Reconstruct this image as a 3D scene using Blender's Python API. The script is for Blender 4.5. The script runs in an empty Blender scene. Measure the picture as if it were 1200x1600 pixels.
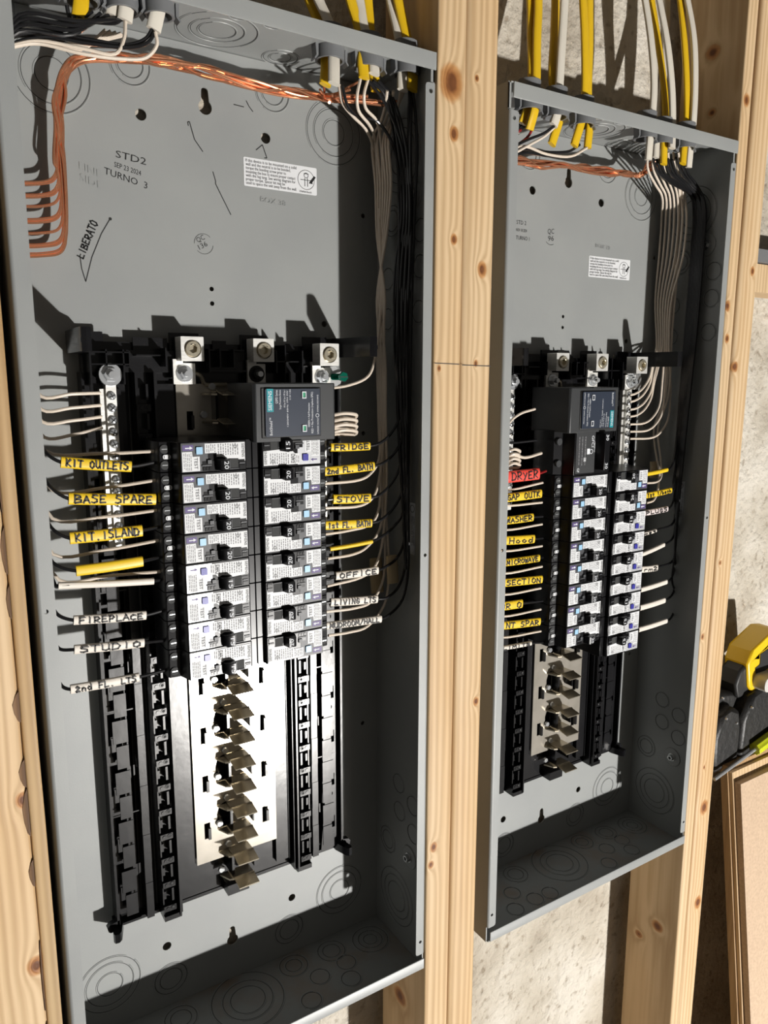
import bpy, math, random
from mathutils import Vector, Matrix
from mathutils.geometry import tessellate_polygon
random.seed(7)
SC = bpy.context.scene
COL = SC.collection

# ------------------------------------------------------------------ camera
cam_data = bpy.data.cameras.new('camera')
cam = bpy.data.objects.new('camera', cam_data)
COL.objects.link(cam)
YAW, PITCH, ROLL = 0.5633, -0.1777, 0.0027
cam_data.sensor_fit = 'VERTICAL'
cam_data.sensor_height = 36.0
cam_data.sensor_width = 27.0
cam_data.lens = 1187.4 / 1600 * 36.0
cam_data.clip_start = 0.02
_d = Vector((math.sin(YAW) * math.cos(PITCH), math.cos(YAW) * math.cos(PITCH), math.sin(PITCH)))
_r = Vector((math.cos(YAW), -math.sin(YAW), 0))
_u = _r.cross(_d)
_r2 = _r * math.cos(ROLL) + _u * math.sin(ROLL)
_u2 = _u * math.cos(ROLL) - _r * math.sin(ROLL)
_m = Matrix(((_r2.x, _u2.x, -_d.x), (_r2.y, _u2.y, -_d.y), (_r2.z, _u2.z, -_d.z)))
cam.matrix_world = Matrix.Translation((-0.0730, -0.6023, 0.6479)) @ _m.to_4x4()
SC.camera = cam

# ------------------------------------------------------------------ light
world = bpy.data.worlds.new('world')
SC.world = world
world.use_nodes = True
world.node_tree.nodes['Background'].inputs[0].default_value = (1.0, 0.93, 0.84, 1)
world.node_tree.nodes['Background'].inputs[1].default_value = 0.095
def lamp(name, loc, energy, radius, color):
    l = bpy.data.lights.new(name, 'POINT')
    l.energy = energy; l.shadow_soft_size = radius; l.color = color
    o = bpy.data.objects.new(name, l); o.location = loc; COL.objects.link(o)
    return o
lamp('work_light', (1.445, -3.0, -1.04), 690.0, 0.045, (1.0, 0.975, 0.94))
SC.view_settings.view_transform = 'Standard'
SC.view_settings.look = 'None'
SC.view_settings.gamma = 1.0
SC.view_settings.use_curve_mapping = False
SC.view_settings.exposure = 0.0

# ------------------------------------------------------------------ materials
MATS = {}
def new_mat(name, color, rough=0.5, metal=0.0, spec=0.5, coat=0.0):
    m = bpy.data.materials.new(name); m.use_nodes = True
    b = m.node_tree.nodes['Principled BSDF']
    b.inputs['Base Color'].default_value = (*color, 1)
    b.inputs['Roughness'].default_value = rough
    b.inputs['Metallic'].default_value = metal
    b.inputs['Specular IOR Level'].default_value = spec
    b.inputs['Coat Weight'].default_value = coat
    MATS[name] = m
    return m
def nodes(m): return m.node_tree.nodes, m.node_tree.links, m.node_tree.nodes['Principled BSDF']
def noise_layer(m, scale, c0, c1, bump=0.0, bscale=None, stretch=(1, 1, 1), dist=0.001, detail=6, lo=0.35, hi=0.65):
    n, l, b = nodes(m)
    tc = n.new('ShaderNodeTexCoord'); mp = n.new('ShaderNodeMapping')
    mp.inputs['Scale'].default_value = stretch
    l.new(tc.outputs['Object'], mp.inputs['Vector'])
    t = n.new('ShaderNodeTexNoise'); t.inputs['Scale'].default_value = scale; t.inputs['Detail'].default_value = detail
    l.new(mp.outputs[0], t.inputs['Vector'])
    r = n.new('ShaderNodeValToRGB')
    r.color_ramp.elements[0].position = lo; r.color_ramp.elements[1].position = hi
    r.color_ramp.elements[0].color = (*c0, 1); r.color_ramp.elements[1].color = (*c1, 1)
    l.new(t.outputs['Fac'], r.inputs['Fac']); l.new(r.outputs['Color'], b.inputs['Base Color'])
    if bump:
        t2 = n.new('ShaderNodeTexNoise'); t2.inputs['Scale'].default_value = bscale or scale; t2.inputs['Detail'].default_value = 4
        l.new(mp.outputs[0], t2.inputs['Vector'])
        bp = n.new('ShaderNodeBump'); bp.inputs['Strength'].default_value = bump; bp.inputs['Distance'].default_value = dist
        l.new(t2.outputs['Fac'], bp.inputs['Height']); l.new(bp.outputs['Normal'], b.inputs['Normal'])
    return m
noise_layer(new_mat('grey_paint', (0.27, 0.28, 0.275), 0.42), 9, (0.255, 0.265, 0.262), (0.285, 0.295, 0.288), 0.12, 900, dist=0.0003)
new_mat('grey_connector', (0.15, 0.155, 0.16), 0.5)
new_mat('galvanized', (0.55, 0.56, 0.56), 0.35, 0.9)
noise_layer(new_mat('black_plastic', (0.005, 0.005, 0.006), 0.235, spec=0.5), 30, (0.004, 0.004, 0.005), (0.007, 0.007, 0.008), 0.25, 45, dist=0.0006)
new_mat('breaker_black', (0.005, 0.005, 0.006), 0.28, spec=0.28)
new_mat('breaker_grey', (0.040, 0.042, 0.048), 0.45)
new_mat('housing_grey', (0.030, 0.032, 0.034), 0.45)
new_mat('navy_label', (0.018, 0.026, 0.045), 0.4)
new_mat('teal', (0.0, 0.24, 0.28), 0.45)
new_mat('led_green', (0.06, 0.30, 0.17), 0.3)
new_mat('sticker_white', (0.68, 0.69, 0.70), 0.5)
new_mat('sticker_silver', (0.55, 0.56, 0.58), 0.32, 0.35)
new_mat('print_grey', (0.20, 0.20, 0.21), 0.6)
new_mat('print_white', (0.7, 0.72, 0.75), 0.6)
new_mat('ink_black', (0.008, 0.008, 0.008), 0.5)
new_mat('ink_grey', (0.05, 0.05, 0.055), 0.6)
new_mat('purple', (0.08, 0.05, 0.18), 0.5)
new_mat('button_blue', (0.32, 0.55, 0.75), 0.4)
new_mat('button_navy', (0.03, 0.03, 0.28), 0.35)
noise_layer(new_mat('bus_metal', (0.5, 0.46, 0.38), 0.19, 0.6), 60, (0.50, 0.465, 0.40), (0.58, 0.54, 0.47), 0.06, 40, dist=0.0004)
new_mat('stab_metal', (0.56, 0.50, 0.39), 0.22, 0.75)
noise_layer(new_mat('aluminium', (0.78, 0.77, 0.74), 0.36, 0.5), 90, (0.72, 0.71, 0.67), (0.84, 0.83, 0.79), 0.2, 300, (1, 1, 8), dist=0.0003)
new_mat('brass_screw', (0.62, 0.56, 0.43), 0.25, 0.75)
new_mat('chrome', (0.72, 0.74, 0.76), 0.18, 0.7)
new_mat('green_screw', (0.0, 0.16, 0.10), 0.25, 0.6)
new_mat('wire_white', (0.68, 0.59, 0.49), 0.40)
new_mat('wire_black', (0.009, 0.009, 0.010), 0.28)
new_mat('wire_red', (0.22, 0.01, 0.01), 0.35)
new_mat('copper', (0.85, 0.38, 0.21), 0.21, 0.82)
new_mat('jacket_yellow', (0.66, 0.42, 0.012), 0.35)
new_mat('jacket_white', (0.62, 0.58, 0.50), 0.35)
new_mat('jacket_cream', (0.66, 0.62, 0.54), 0.42)
new_mat('sleeve_yellow', (0.78, 0.52, 0.02), 0.40)
new_mat('sleeve_cream', (0.74, 0.68, 0.60), 0.45)
new_mat('sleeve_pinkish', (0.74, 0.64, 0.62), 0.45)
new_mat('tape_red', (0.75, 0.07, 0.05), 0.4)
new_mat('masking_tape', (0.42, 0.33, 0.20), 0.7)
new_mat('dark_gap', (0.02, 0.021, 0.021), 0.7)
noise_layer(new_mat('grey_paint_rusty', (0.27, 0.28, 0.275), 0.5), 14, (0.26, 0.27, 0.265), (0.24, 0.17, 0.115), 0.2, 300, dist=0.0004, lo=0.45, hi=0.75)
noise_layer(new_mat('leather_black_shaded', (0.006, 0.006, 0.005), 0.5), 30, (0.003, 0.003, 0.003), (0.010, 0.009, 0.008), 0.5, 120, dist=0.002)  # black leather, base colour darkened further to stand for shade on the pouch
new_mat('tool_yellow', (0.78, 0.50, 0.01), 0.35)
new_mat('tool_black', (0.012, 0.012, 0.012), 0.5)
new_mat('tool_white', (0.55, 0.53, 0.50), 0.4)
new_mat('tool_lime', (0.55, 0.60, 0.02), 0.3)
noise_layer(new_mat('mdf_face', (0.50, 0.36, 0.24), 0.65), 260, (0.46, 0.33, 0.22), (0.55, 0.40, 0.27), 0.1, 300, dist=0.0004)

def wood_mat(name, light, dark, seedoff, knots=(), ring=42.0):
    """pine: fine grain along z that bends round the listed knots (x, y, z, radius)"""
    m = new_mat(name, light, 0.55, spec=0.3)
    n, l, b = nodes(m)
    def math_(op, a, c=None, clamp=False):
        q = n.new('ShaderNodeMath'); q.operation = op; q.use_clamp = clamp
        for i, v in enumerate((a, c)):
            if v is None: continue
            if isinstance(v, (int, float)): q.inputs[i].default_value = v
            else: l.new(v, q.inputs[i])
        return q.outputs[0]
    tc = n.new('ShaderNodeTexCoord'); obj = tc.outputs['Object']
    knot = None; swirl = None
    nd = n.new('ShaderNodeTexNoise'); nd.inputs['Scale'].default_value = 90; l.new(obj, nd.inputs['Vector'])
    for (kx, ky, kz, kr) in knots:
        mp = n.new('ShaderNodeMapping'); mp.vector_type = 'TEXTURE'
        mp.inputs['Location'].default_value = (kx, ky, kz); mp.inputs['Scale'].default_value = (kr, kr * 1.6, kr * 1.35)
        l.new(obj, mp.inputs['Vector'])
        ln = n.new('ShaderNodeVectorMath'); ln.operation = 'LENGTH'; l.new(mp.outputs[0], ln.inputs[0])
        d = math_('ADD', ln.outputs['Value'], math_('MULTIPLY', nd.outputs['Fac'], 0.5))
        k = math_('SUBTRACT', 1.75, d, True)
        w = math_('DIVIDE', 1.0, math_('ADD', math_('MULTIPLY', ln.outputs['Value'], ln.outputs['Value']), 1.0))
        knot = k if knot is None else math_('MAXIMUM', knot, k)
        swirl = w if swirl is None else math_('ADD', swirl, w)
    mp = n.new('ShaderNodeMapping'); mp.inputs['Location'].default_value = seedoff; mp.inputs['Scale'].default_value = (1, 1, 0.035)
    l.new(obj, mp.inputs['Vector'])
    vec = mp.outputs[0]
    if swirl is not None:
        va = n.new('ShaderNodeVectorMath'); va.operation = 'MULTIPLY_ADD'; va.inputs[1].default_value = (0.018, 0.018, 0.018)
        l.new(swirl, va.inputs[0]); l.new(vec, va.inputs[2]); vec = va.outputs[0]
    w = n.new('ShaderNodeTexNoise'); w.inputs['Scale'].default_value = 160; w.inputs['Detail'].default_value = 6; w.inputs['Distortion'].default_value = 0.4
    l.new(vec, w.inputs['Vector'])
    wv = n.new('ShaderNodeTexWave'); wv.wave_type = 'BANDS'; wv.bands_direction = 'X'
    wv.inputs['Scale'].default_value = ring; wv.inputs['Distortion'].default_value = 5; wv.inputs['Detail'].default_value = 2; wv.inputs['Detail Scale'].default_value = 1.2
    l.new(vec, wv.inputs['Vector'])
    f = math_('ADD', math_('MULTIPLY', wv.outputs['Fac'], 0.5), math_('MULTIPLY', w.outputs['Fac'], 0.6))
    r = n.new('ShaderNodeValToRGB')
    r.color_ramp.elements[0].position = 0.3; r.color_ramp.elements[1].position = 0.95
    r.color_ramp.elements[0].color = (*light, 1); r.color_ramp.elements[1].color = (*dark, 1)
    l.new(f, r.inputs['Fac'])
    z = n.new('ShaderNodeTexNoise'); z.inputs['Scale'].default_value = 9; z.inputs['Detail'].default_value = 4
    mp3 = n.new('ShaderNodeMapping'); mp3.inputs['Location'].default_value = seedoff; mp3.inputs['Scale'].default_value = (1, 1, 0.3)
    l.new(obj, mp3.inputs['Vector']); l.new(mp3.outputs[0], z.inputs['Vector'])
    rz = n.new('ShaderNodeValToRGB'); rz.color_ramp.elements[0].position = 0.35; rz.color_ramp.elements[1].position = 0.62
    rz.color_ramp.elements[0].color = (0.93, 0.86, 0.76, 1); rz.color_ramp.elements[1].color = (1, 1, 1, 1)
    l.new(z.outputs['Fac'], rz.inputs['Fac'])
    mz = n.new('ShaderNodeMix'); mz.data_type = 'RGBA'; mz.blend_type = 'MULTIPLY'; mz.inputs['Factor'].default_value = 1.0
    l.new(r.outputs['Color'], mz.inputs['A']); l.new(rz.outputs['Color'], mz.inputs['B'])
    col = mz.outputs['Result']
    if knot is not None:
        rk = n.new('ShaderNodeValToRGB'); e = rk.color_ramp.elements
        e[0].position = 0.0; e[0].color = (1, 1, 1, 1); e[1].position = 1.0; e[1].color = (0.26, 0.13, 0.07, 1)
        x = e.new(0.35); x.color = (0.80, 0.58, 0.38, 1); x = e.new(0.75); x.color = (0.55, 0.32, 0.17, 1)
        l.new(knot, rk.inputs['Fac'])
        mk = n.new('ShaderNodeMix'); mk.data_type = 'RGBA'; mk.blend_type = 'MULTIPLY'; mk.inputs['Factor'].default_value = 1.0
        l.new(col, mk.inputs['A']); l.new(rk.outputs['Color'], mk.inputs['B']); col = mk.outputs['Result']
    l.new(col, b.inputs['Base Color'])
    bp = n.new('ShaderNodeBump'); bp.inputs['Strength'].default_value = 0.3; bp.inputs['Distance'].default_value = 0.0010
    l.new(f, bp.inputs['Height']); l.new(bp.outputs['Normal'], b.inputs['Normal'])
    return m
LT, DK = (0.64, 0.475, 0.29), (0.46, 0.31, 0.165)
wood_mat('pine_far_left', LT, DK, (0.3, 0.1, 0.7), [(-0.055, 0, 0.36, .005), (-0.021, 0, 0.325, .004), (-0.022, 0, 0.18, .005)])
wood_mat('pine_strip', (0.50, 0.36, 0.20), (0.36, 0.24, 0.12), (1.3, 0.5, 0.2))
wood_mat('pine_left', LT, DK, (2.3, 1.1, 4.7), [(.3790, 0, .911, .0095), (.3830, 0, .868, .004), (.3850, 0, .775, .0030), (.3720, 0, .145, .0035), (.3685, 0, .125, .0028), (.3700, 0, .655, .0018), (.3620, .05, -.075, .006)])
wood_mat('pine_round', LT, DK, (5.3, 3.1, 1.7), [(.4080, 0, .9200, .0018), (.4150, 0, .66, .002), (.4200, 0, .75, .0045), (.4260, 0, .30, .003)])
wood_mat('pine_narrow', LT, DK, (7.3, 2.1, 2.2), [(.8210, 0, .975, .0045), (.8160, 0, .735, .004), (.8200, 0, .695, .0035), (.8150, .035, -.165, .005), (.8150, .066, -.20, .0035), (.8120, .045, 1.04, .0048), (.8120, .040, .97, .0025), (.8190, 0, .30, .0025)])
wood_mat('pine_right', LT, (0.48, 0.31, 0.155), (9.3, 4.1, 3.2), [(.8620, 0, .78, .0035), (.8420, 0, .66, .004), (.8560, 0, .035, .0065), (.8600, 0, -.12, .006), (.8480, 0, .10, .0018), (.845, 0, .40, .002)])
wood_mat('bark', (0.20, 0.11, 0.05), (0.08, 0.04, 0.02), (1.3, 2.1, 5.2))
wood_mat('pine_b', LT, DK, (4.3, 2.1, 5.2))
wood_mat('plywood_edge', (0.46, 0.31, 0.16), (0.26, 0.15, 0.07), (7.3, 2.1, 2.2), ring=80)

def concrete():
    m = new_mat('concrete', (0.55, 0.48, 0.38), 0.9, spec=0.2)
    n, l, b = nodes(m)
    tc = n.new('ShaderNodeTexCoord')
    t1 = n.new('ShaderNodeTexNoise'); t1.inputs['Scale'].default_value = 9; t1.inputs['Detail'].default_value = 8
    t2 = n.new('ShaderNodeTexNoise'); t2.inputs['Scale'].default_value = 90; t2.inputs['Detail'].default_value = 8
    t3 = n.new('ShaderNodeTexVoronoi'); t3.inputs['Scale'].default_value = 45
    for t in (t1, t2, t3): l.new(tc.outputs['Object'], t.inputs['Vector'])
    r = n.new('ShaderNodeValToRGB')
    e = r.color_ramp.elements
    e[0].position = 0.3; e[0].color = (0.37, 0.325, 0.26, 1); e[1].position = 0.62; e[1].color = (0.60, 0.56, 0.49, 1)
    x = e.new(0.48); x.color = (0.50, 0.455, 0.38, 1)
    l.new(t1.outputs['Fac'], r.inputs['Fac'])
    r2 = n.new('ShaderNodeValToRGB'); r2.color_ramp.elements[0].position = 0.27; r2.color_ramp.elements[1].position = 0.42
    r2.color_ramp.elements[0].color = (0.45, 0.40, 0.34, 1); r2.color_ramp.elements[1].color = (1, 1, 1, 1)
    l.new(t2.outputs['Fac'], r2.inputs['Fac'])
    mx = n.new('ShaderNodeMix'); mx.data_type = 'RGBA'; mx.blend_type = 'MULTIPLY'; mx.inputs['Factor'].default_value = 0.75
    l.new(r.outputs['Color'], mx.inputs['A']); l.new(r2.outputs['Color'], mx.inputs['B'])
    l.new(mx.outputs['Result'], b.inputs['Base Color'])
    ma = n.new('ShaderNodeMath'); ma.operation = 'MULTIPLY_ADD'; ma.inputs[1].default_value = 0.08
    l.new(t3.outputs['Distance'], ma.inputs[0]); l.new(t2.outputs['Fac'], ma.inputs[2])
    bp = n.new('ShaderNodeBump'); bp.inputs['Strength'].default_value = 1.0; bp.inputs['Distance'].default_value = 0.006
    l.new(ma.outputs[0], bp.inputs['Height'])
    bp2 = n.new('ShaderNodeBump'); bp2.inputs['Strength'].default_value = 1.0; bp2.inputs['Distance'].default_value = 0.02
    l.new(t1.outputs['Fac'], bp2.inputs['Height']); l.new(bp.outputs['Normal'], bp2.inputs['Normal'])
    l.new(bp2.outputs['Normal'], b.inputs['Normal'])
concrete()
noise_layer(new_mat('floor_dark', (0.10, 0.085, 0.065), 0.9), 6, (0.07, 0.06, 0.045), (0.13, 0.11, 0.085), 0.5, 80, dist=0.003)

# ------------------------------------------------------------------ mesh builder
class MB:
    def __init__(s): s.v = []; s.f = []; s.m = []; s.mats = []
    def mi(s, mat):
        if mat not in s.mats: s.mats.append(mat)
        return s.mats.index(mat)
    def add(s, vs, fs, mat):
        o = len(s.v); s.v += [tuple(v) for v in vs]; k = s.mi(mat)
        for f in fs: s.f.append(tuple(i + o for i in f)); s.m.append(k)
        return s
    def box(s, x0, x1, y0, y1, z0, z1, mat):
        v = [(x, y, z) for x in (x0, x1) for y in (y0, y1) for z in (z0, z1)]
        return s.add(v, [(0, 1, 3, 2), (4, 6, 7, 5), (0, 4, 5, 1), (2, 3, 7, 6), (0, 2, 6, 4), (1, 5, 7, 3)], mat)
    def prism(s, poly, axis, a0, a1, mat, holes=()):
        """extrude the 2-D polygon (with holes) along an axis; 2-D axes are the other two in xyz order"""
        def P(p, a):
            if axis == 'x': return (a, p[0], p[1])
            if axis == 'y': return (p[0], a, p[1])
            return (p[0], p[1], a)
        loops = [poly] + list(holes)
        flat = [p for lp in loops for p in lp]
        tris = tessellate_polygon([[Vector((p[0], p[1], 0)) for p in lp] for lp in loops])
        vs = [P(p, a0) for p in flat] + [P(p, a1) for p in flat]; N = len(flat)
        fs = [tuple(t) for t in tris] + [tuple(i + N for i in reversed(t)) for t in tris]
        o = 0
        for lp in loops:
            k = len(lp)
            for i in range(k): fs.append((o + i, o + (i + 1) % k, o + (i + 1) % k + N, o + i + N))
            o += k
        return s.add(vs, fs, mat)
    def cyl(s, c, d, r0, r1, h, mat, seg=16, rot=0.0):
        c = Vector(c); d = Vector(d).normalized()
        a = d.orthogonal().normalized(); b = d.cross(a)
        vs = []
        for hh, r in ((0, r0), (h, r1)):
            for i in range(seg):
                t = 2 * math.pi * i / seg + rot
                vs.append(c + d * hh + (a * math.cos(t) + b * math.sin(t)) * r)
        fs = [(i, (i + 1) % seg, (i + 1) % seg + seg, i + seg) for i in range(seg)]
        fs += [tuple(range(seg))[::-1], tuple(range(seg, 2 * seg))]
        return s.add(vs, fs, mat)
    def ring(s, c, d, R, r, mat, seg=40, sub=6, flat=0.6, arc=(0, 1)):
        c = Vector(c); d = Vector(d).normalized(); a = d.orthogonal().normalized(); b = d.cross(a)
        vs = []; fs = []
        full = arc == (0, 1); n = seg if full else seg + 1
        for i in range(n):
            t = 2 * math.pi * (arc[0] + (arc[1] - arc[0]) * i / seg); e = a * math.cos(t) + b * math.sin(t)
            for j in range(sub):
                q = 2 * math.pi * j / sub
                vs.append(c + e * (R + r * math.cos(q)) + d * (r * flat * math.sin(q)))
        for i in range(seg):
            for j in range(sub):
                i2 = (i + 1) % n
                fs.append((i * sub + j, i2 * sub + j, i2 * sub + (j + 1) % sub, i * sub + (j + 1) % sub))
        return s.add(vs, fs, mat)
    def tube(s, pts, mat, r=0.0015, seg=8, sub=5, flat=None, ref=(1, 0, 0)):
        P = [Vector(p) for p in pts]; P = smooth(P, sub); n = len(P)
        side = None; vs = []; fs = []
        for i in range(n):
            t = (P[min(i + 1, n - 1)] - P[max(i - 1, 0)]).normalized()
            if flat: side = Vector(ref) - t * t.dot(Vector(ref))
            else: side = t.orthogonal() if side is None else side - t * t.dot(side)
            side.normalize(); up = t.cross(side)
            for j in range(seg):
                q = 2 * math.pi * (j + 0.5) / seg
                cx, cy = math.cos(q), math.sin(q)
                if flat:
                    e = 0.75
                    cx = math.copysign(abs(cx) ** e, cx) * flat[0] / 2; cy = math.copysign(abs(cy) ** e, cy) * flat[1] / 2
                else: cx *= r; cy *= r
                vs.append(P[i] + side * cx + up * cy)
        for i in range(n - 1):
            for j in range(seg): fs.append((i * seg + j, i * seg + (j + 1) % seg, (i + 1) * seg + (j + 1) % seg, (i + 1) * seg + j))
        fs += [tuple(range(seg))[::-1], tuple(range((n - 1) * seg, n * seg))]
        return s.add(vs, fs, mat)
    def text(s, body, o, right, up, size, mat, width=None, depth=0.0):
        tv, tf = text_mesh(body)
        if not tv: return s
        x0 = min(v[0] for v in tv); x1 = max(v[0] for v in tv)
        k = size; kx = size if width is None else width / max(x1 - x0, 1e-6)
        o = Vector(o); R = Vector(right).normalized(); U = Vector(up).normalized()
        return s.add([o + R * ((v[0] - x0) * kx) + U * (v[1] * k) for v in tv], tf, mat)
    def strokes(s, body, o, right, up, width, height, mat, thick=0.0007, jitter=0.05, slant=0.0):
        o = Vector(o); R = Vector(right).normalized(); U = Vector(up).normalized(); N = R.cross(U)
        n = len(body); cw = width / n
        rnd = random.Random(body + str(n))
        for i, ch in enumerate(body):
            dy = rnd.uniform(-jitter, jitter); ph = 0.9 + rnd.uniform(-jitter, jitter) * 2
            for line in GLYPH.get(ch, GLYPH.get(ch.upper(), [])):
                pl = []
                for (x, y) in line:
                    x = x + rnd.uniform(-jitter, jitter) * 0.6; y = y * ph + dy + rnd.uniform(-jitter, jitter) * 0.5
                    pl.append(o + R * ((i + 0.1 + 0.8 * x + slant * y) * cw) + U * (y * height))
                for a, b in zip(pl, pl[1:]):
                    t = (b - a)
                    if t.length < 1e-7: continue
                    t.normalize(); w = t.cross(N).normalized() * thick / 2; e = t * thick * 0.35
                    s.add([a - w - e, a + w - e, b + w + e, b - w + e], [(0, 1, 2, 3)], mat)
        return s
    def build(s, name, parent=None, bevel=0.0, angle=35, label=None):
        me = bpy.data.meshes.new(name); me.from_pydata(s.v, [], s.f)
        for m in s.mats: me.materials.append(MATS[m])
        me.polygons.foreach_set('material_index', s.m)
        me.polygons.foreach_set('use_smooth', [True] * len(me.polygons))
        me.update()
        import bmesh
        bm = bmesh.new(); bm.from_mesh(me); bmesh.ops.recalc_face_normals(bm, faces=bm.faces[:]); bm.to_mesh(me); bm.free()
        me.set_sharp_from_angle(angle=math.radians(angle))
        ob = bpy.data.objects.new(name, me); COL.objects.link(ob)
        if parent: ob.parent = parent
        if bevel:
            b = ob.modifiers.new('bevel', 'BEVEL'); b.width = bevel; b.segments = 2; b.limit_method = 'ANGLE'; b.angle_limit = math.radians(50)
        if label: ob['label'] = label
        return ob
def smooth(P, sub):
    if sub < 2 or len(P) < 3: return P
    Q = [P[0] * 2 - P[1]] + P + [P[-1] * 2 - P[-2]]; out = []
    for i in range(1, len(Q) - 2):
        p0, p1, p2, p3 = Q[i - 1], Q[i], Q[i + 1], Q[i + 2]
        d1 = max((p1 - p0).length, 1e-5) ** 0.5; d2 = max((p2 - p1).length, 1e-5) ** 0.5; d3 = max((p3 - p2).length, 1e-5) ** 0.5
        m1 = (p2 - p1) + ((p1 - p0) / d1 - (p2 - p0) / (d1 + d2)) * d2
        m2 = (p2 - p1) + ((p3 - p2) / d3 - (p3 - p1) / (d2 + d3)) * d2
        for k in range(sub):
            t = k / sub
            out.append(p1 * (2 * t ** 3 - 3 * t * t + 1) + m1 * (t ** 3 - 2 * t * t + t) + p2 * (3 * t * t - 2 * t ** 3) + m2 * (t ** 3 - t * t))
    out.append(P[-1]); return out
_tc = {}
def text_mesh(body):
    if body not in _tc:
        c = bpy.data.curves.new('lettering', 'FONT'); c.body = body; c.size = 1.4; c.resolution_u = 2
        o = bpy.data.objects.new('lettering', c); COL.objects.link(o)
        dg = bpy.context.evaluated_depsgraph_get(); dg.update()
        me = bpy.data.meshes.new_from_object(o.evaluated_get(dg))
        _tc[body] = ([(v.co.x, v.co.y) for v in me.vertices], [tuple(p.vertices) for p in me.polygons])
        bpy.data.objects.remove(o); bpy.data.curves.remove(c); bpy.data.meshes.remove(me)
    return _tc[body]
def circ(cx, cz, r, n=20): return [(cx + r * math.cos(2 * math.pi * i / n), cz + r * math.sin(2 * math.pi * i / n)) for i in range(n)]
def rect(x0, x1, z0, z1): return [(x0, z0), (x1, z0), (x1, z1), (x0, z1)]
def rrect(x0, x1, z0, z1, r, n=4):
    out = []
    for cx, cz, a in ((x1 - r, z0 + r, -90), (x1 - r, z1 - r, 0), (x0 + r, z1 - r, 90), (x0 + r, z0 + r, 180)):
        for i in range(n + 1):
            t = math.radians(a + 90 * i / n); out.append((cx + r * math.cos(t), cz + r * math.sin(t)))
    return out
GLYPH = {
 'A': [[(0, 0), (.5, 1), (1, 0)], [(.2, .4), (.8, .4)]], 'B': [[(0, 0), (0, 1), (.7, .95), (.8, .75), (.1, .52), (.9, .4), (.9, .12), (0, 0)]],
 'C': [[(.95, .85), (.5, 1), (.1, .7), (.1, .25), (.5, 0), (.95, .12)]], 'D': [[(.05, 0), (.05, 1)], [(-.05, 1), (.6, .95), (.95, .55), (.7, .1), (0, 0)]],
 'E': [[(.9, 1), (.1, .95), (.1, 0), (.95, .05)], [(.1, .5), (.7, .52)]], 'F': [[(.95, 1), (.1, .95), (.1, 0)], [(.1, .5), (.75, .52)]],
 'G': [[(.9, .85), (.5, 1), (.1, .65), (.15, .15), (.6, 0), (.9, .2), (.9, .45), (.5, .45)]], 'H': [[(.1, 0), (.1, 1)], [(.9, 0), (.9, 1)], [(.1, .5), (.9, .5)]],
 'I': [[(.5, 0), (.5, 1)]], 'K': [[(.1, 0), (.1, 1)], [(.9, 1), (.15, .45), (.95, 0)]], 'L': [[(.15, 1), (.1, 0), (.95, .05)]],
 'M': [[(0, 0), (.1, 1), (.5, .3), (.9, 1), (1, 0)]], 'N': [[(.1, 0), (.1, 1), (.9, 0), (.9, 1)]],
 'O': [[(.5, 1), (.1, .75), (.1, .25), (.5, 0), (.9, .25), (.9, .75), (.5, 1)]], 'P': [[(.1, 0), (.1, 1)], [(0, 1), (.7, .98), (.9, .75), (.6, .5), (.1, .48)]],
 'R': [[(.1, 0), (.1, 1)], [(0, 1), (.7, .98), (.9, .75), (.6, .5), (.1, .48), (.95, 0)]], 'S': [[(.9, .95), (.25, 1), (.1, .7), (.8, .45), (.85, .15), (.4, 0), (.05, .1)]],
 'T': [[(0, 1), (1, .98)], [(.5, 1), (.5, 0)]], 'U': [[(.1, 1), (.1, .2), (.5, 0), (.85, .2), (.9, 1)], [(.9, .3), (1, 0)]], 'V': [[(.05, 1), (.5, 0), (.95, 1)]],
 'W': [[(0, 1), (.25, 0), (.5, .7), (.75, 0), (1, 1)]], 'Y': [[(.1, 1), (.5, .5)], [(.9, 1), (.3, -.2)]], '/': [[(.9, 1.1), (.1, -.1)]], '.': [[(.45, 0), (.55, .06)]],
 'n': [[(.15, .55), (.15, 0)], [(.15, .4), (.5, .6), (.85, .45), (.85, 0)]], 'd': [[(.85, 1), (.85, 0)], [(.85, .4), (.4, .6), (.1, .3), (.4, 0), (.85, .15)]],
 's': [[(.85, .55), (.3, .6), (.2, .4), (.8, .22), (.7, 0), (.15, .02)]], 't': [[(.5, .9), (.5, .05), (.8, .05)], [(.15, .6), (.85, .62)]],
 '1': [[(.3, .8), (.5, 1), (.5, 0)]], '2': [[(.1, .8), (.5, 1), (.85, .75), (.1, .05), (.95, .05)]], 'o': [[(.5, .6), (.15, .4), (.2, .1), (.6, 0), (.85, .3), (.5, .6)]],
 'm': [[(.05, .55), (.05, 0)], [(.05, .45), (.3, .6), (.5, .4), (.5, 0)], [(.5, .4), (.8, .6), (.95, .4), (.95, 0)]], 'y': [[(.1, .6), (.45, .1)], [(.9, .6), (.3, -.4)]],
 'r': [[(.2, .6), (.2, 0)], [(.2, .4), (.5, .6), (.85, .55)]], 'e': [[(.15, .3), (.85, .35), (.7, .6), (.3, .55), (.15, .2), (.5, 0), (.9, .1)]],
 'b': [[(.15, 1), (.15, 0)], [(.15, .1), (.6, 0), (.85, .3), (.5, .55), (.15, .4)]], 'a': [[(.8, .55), (.3, .55), (.15, .2), (.45, 0), (.8, .3), (.85, 0)]],
 'h': [[(.15, 1), (.15, 0)], [(.15, .4), (.5, .55), (.85, .4), (.85, 0)]], ' ': []}
def tag(o, label, cat, group=None, kind=None):
    o['label'] = label; o['category'] = cat
    if group: o['group'] = group
    if kind: o['kind'] = kind
    return o
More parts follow.
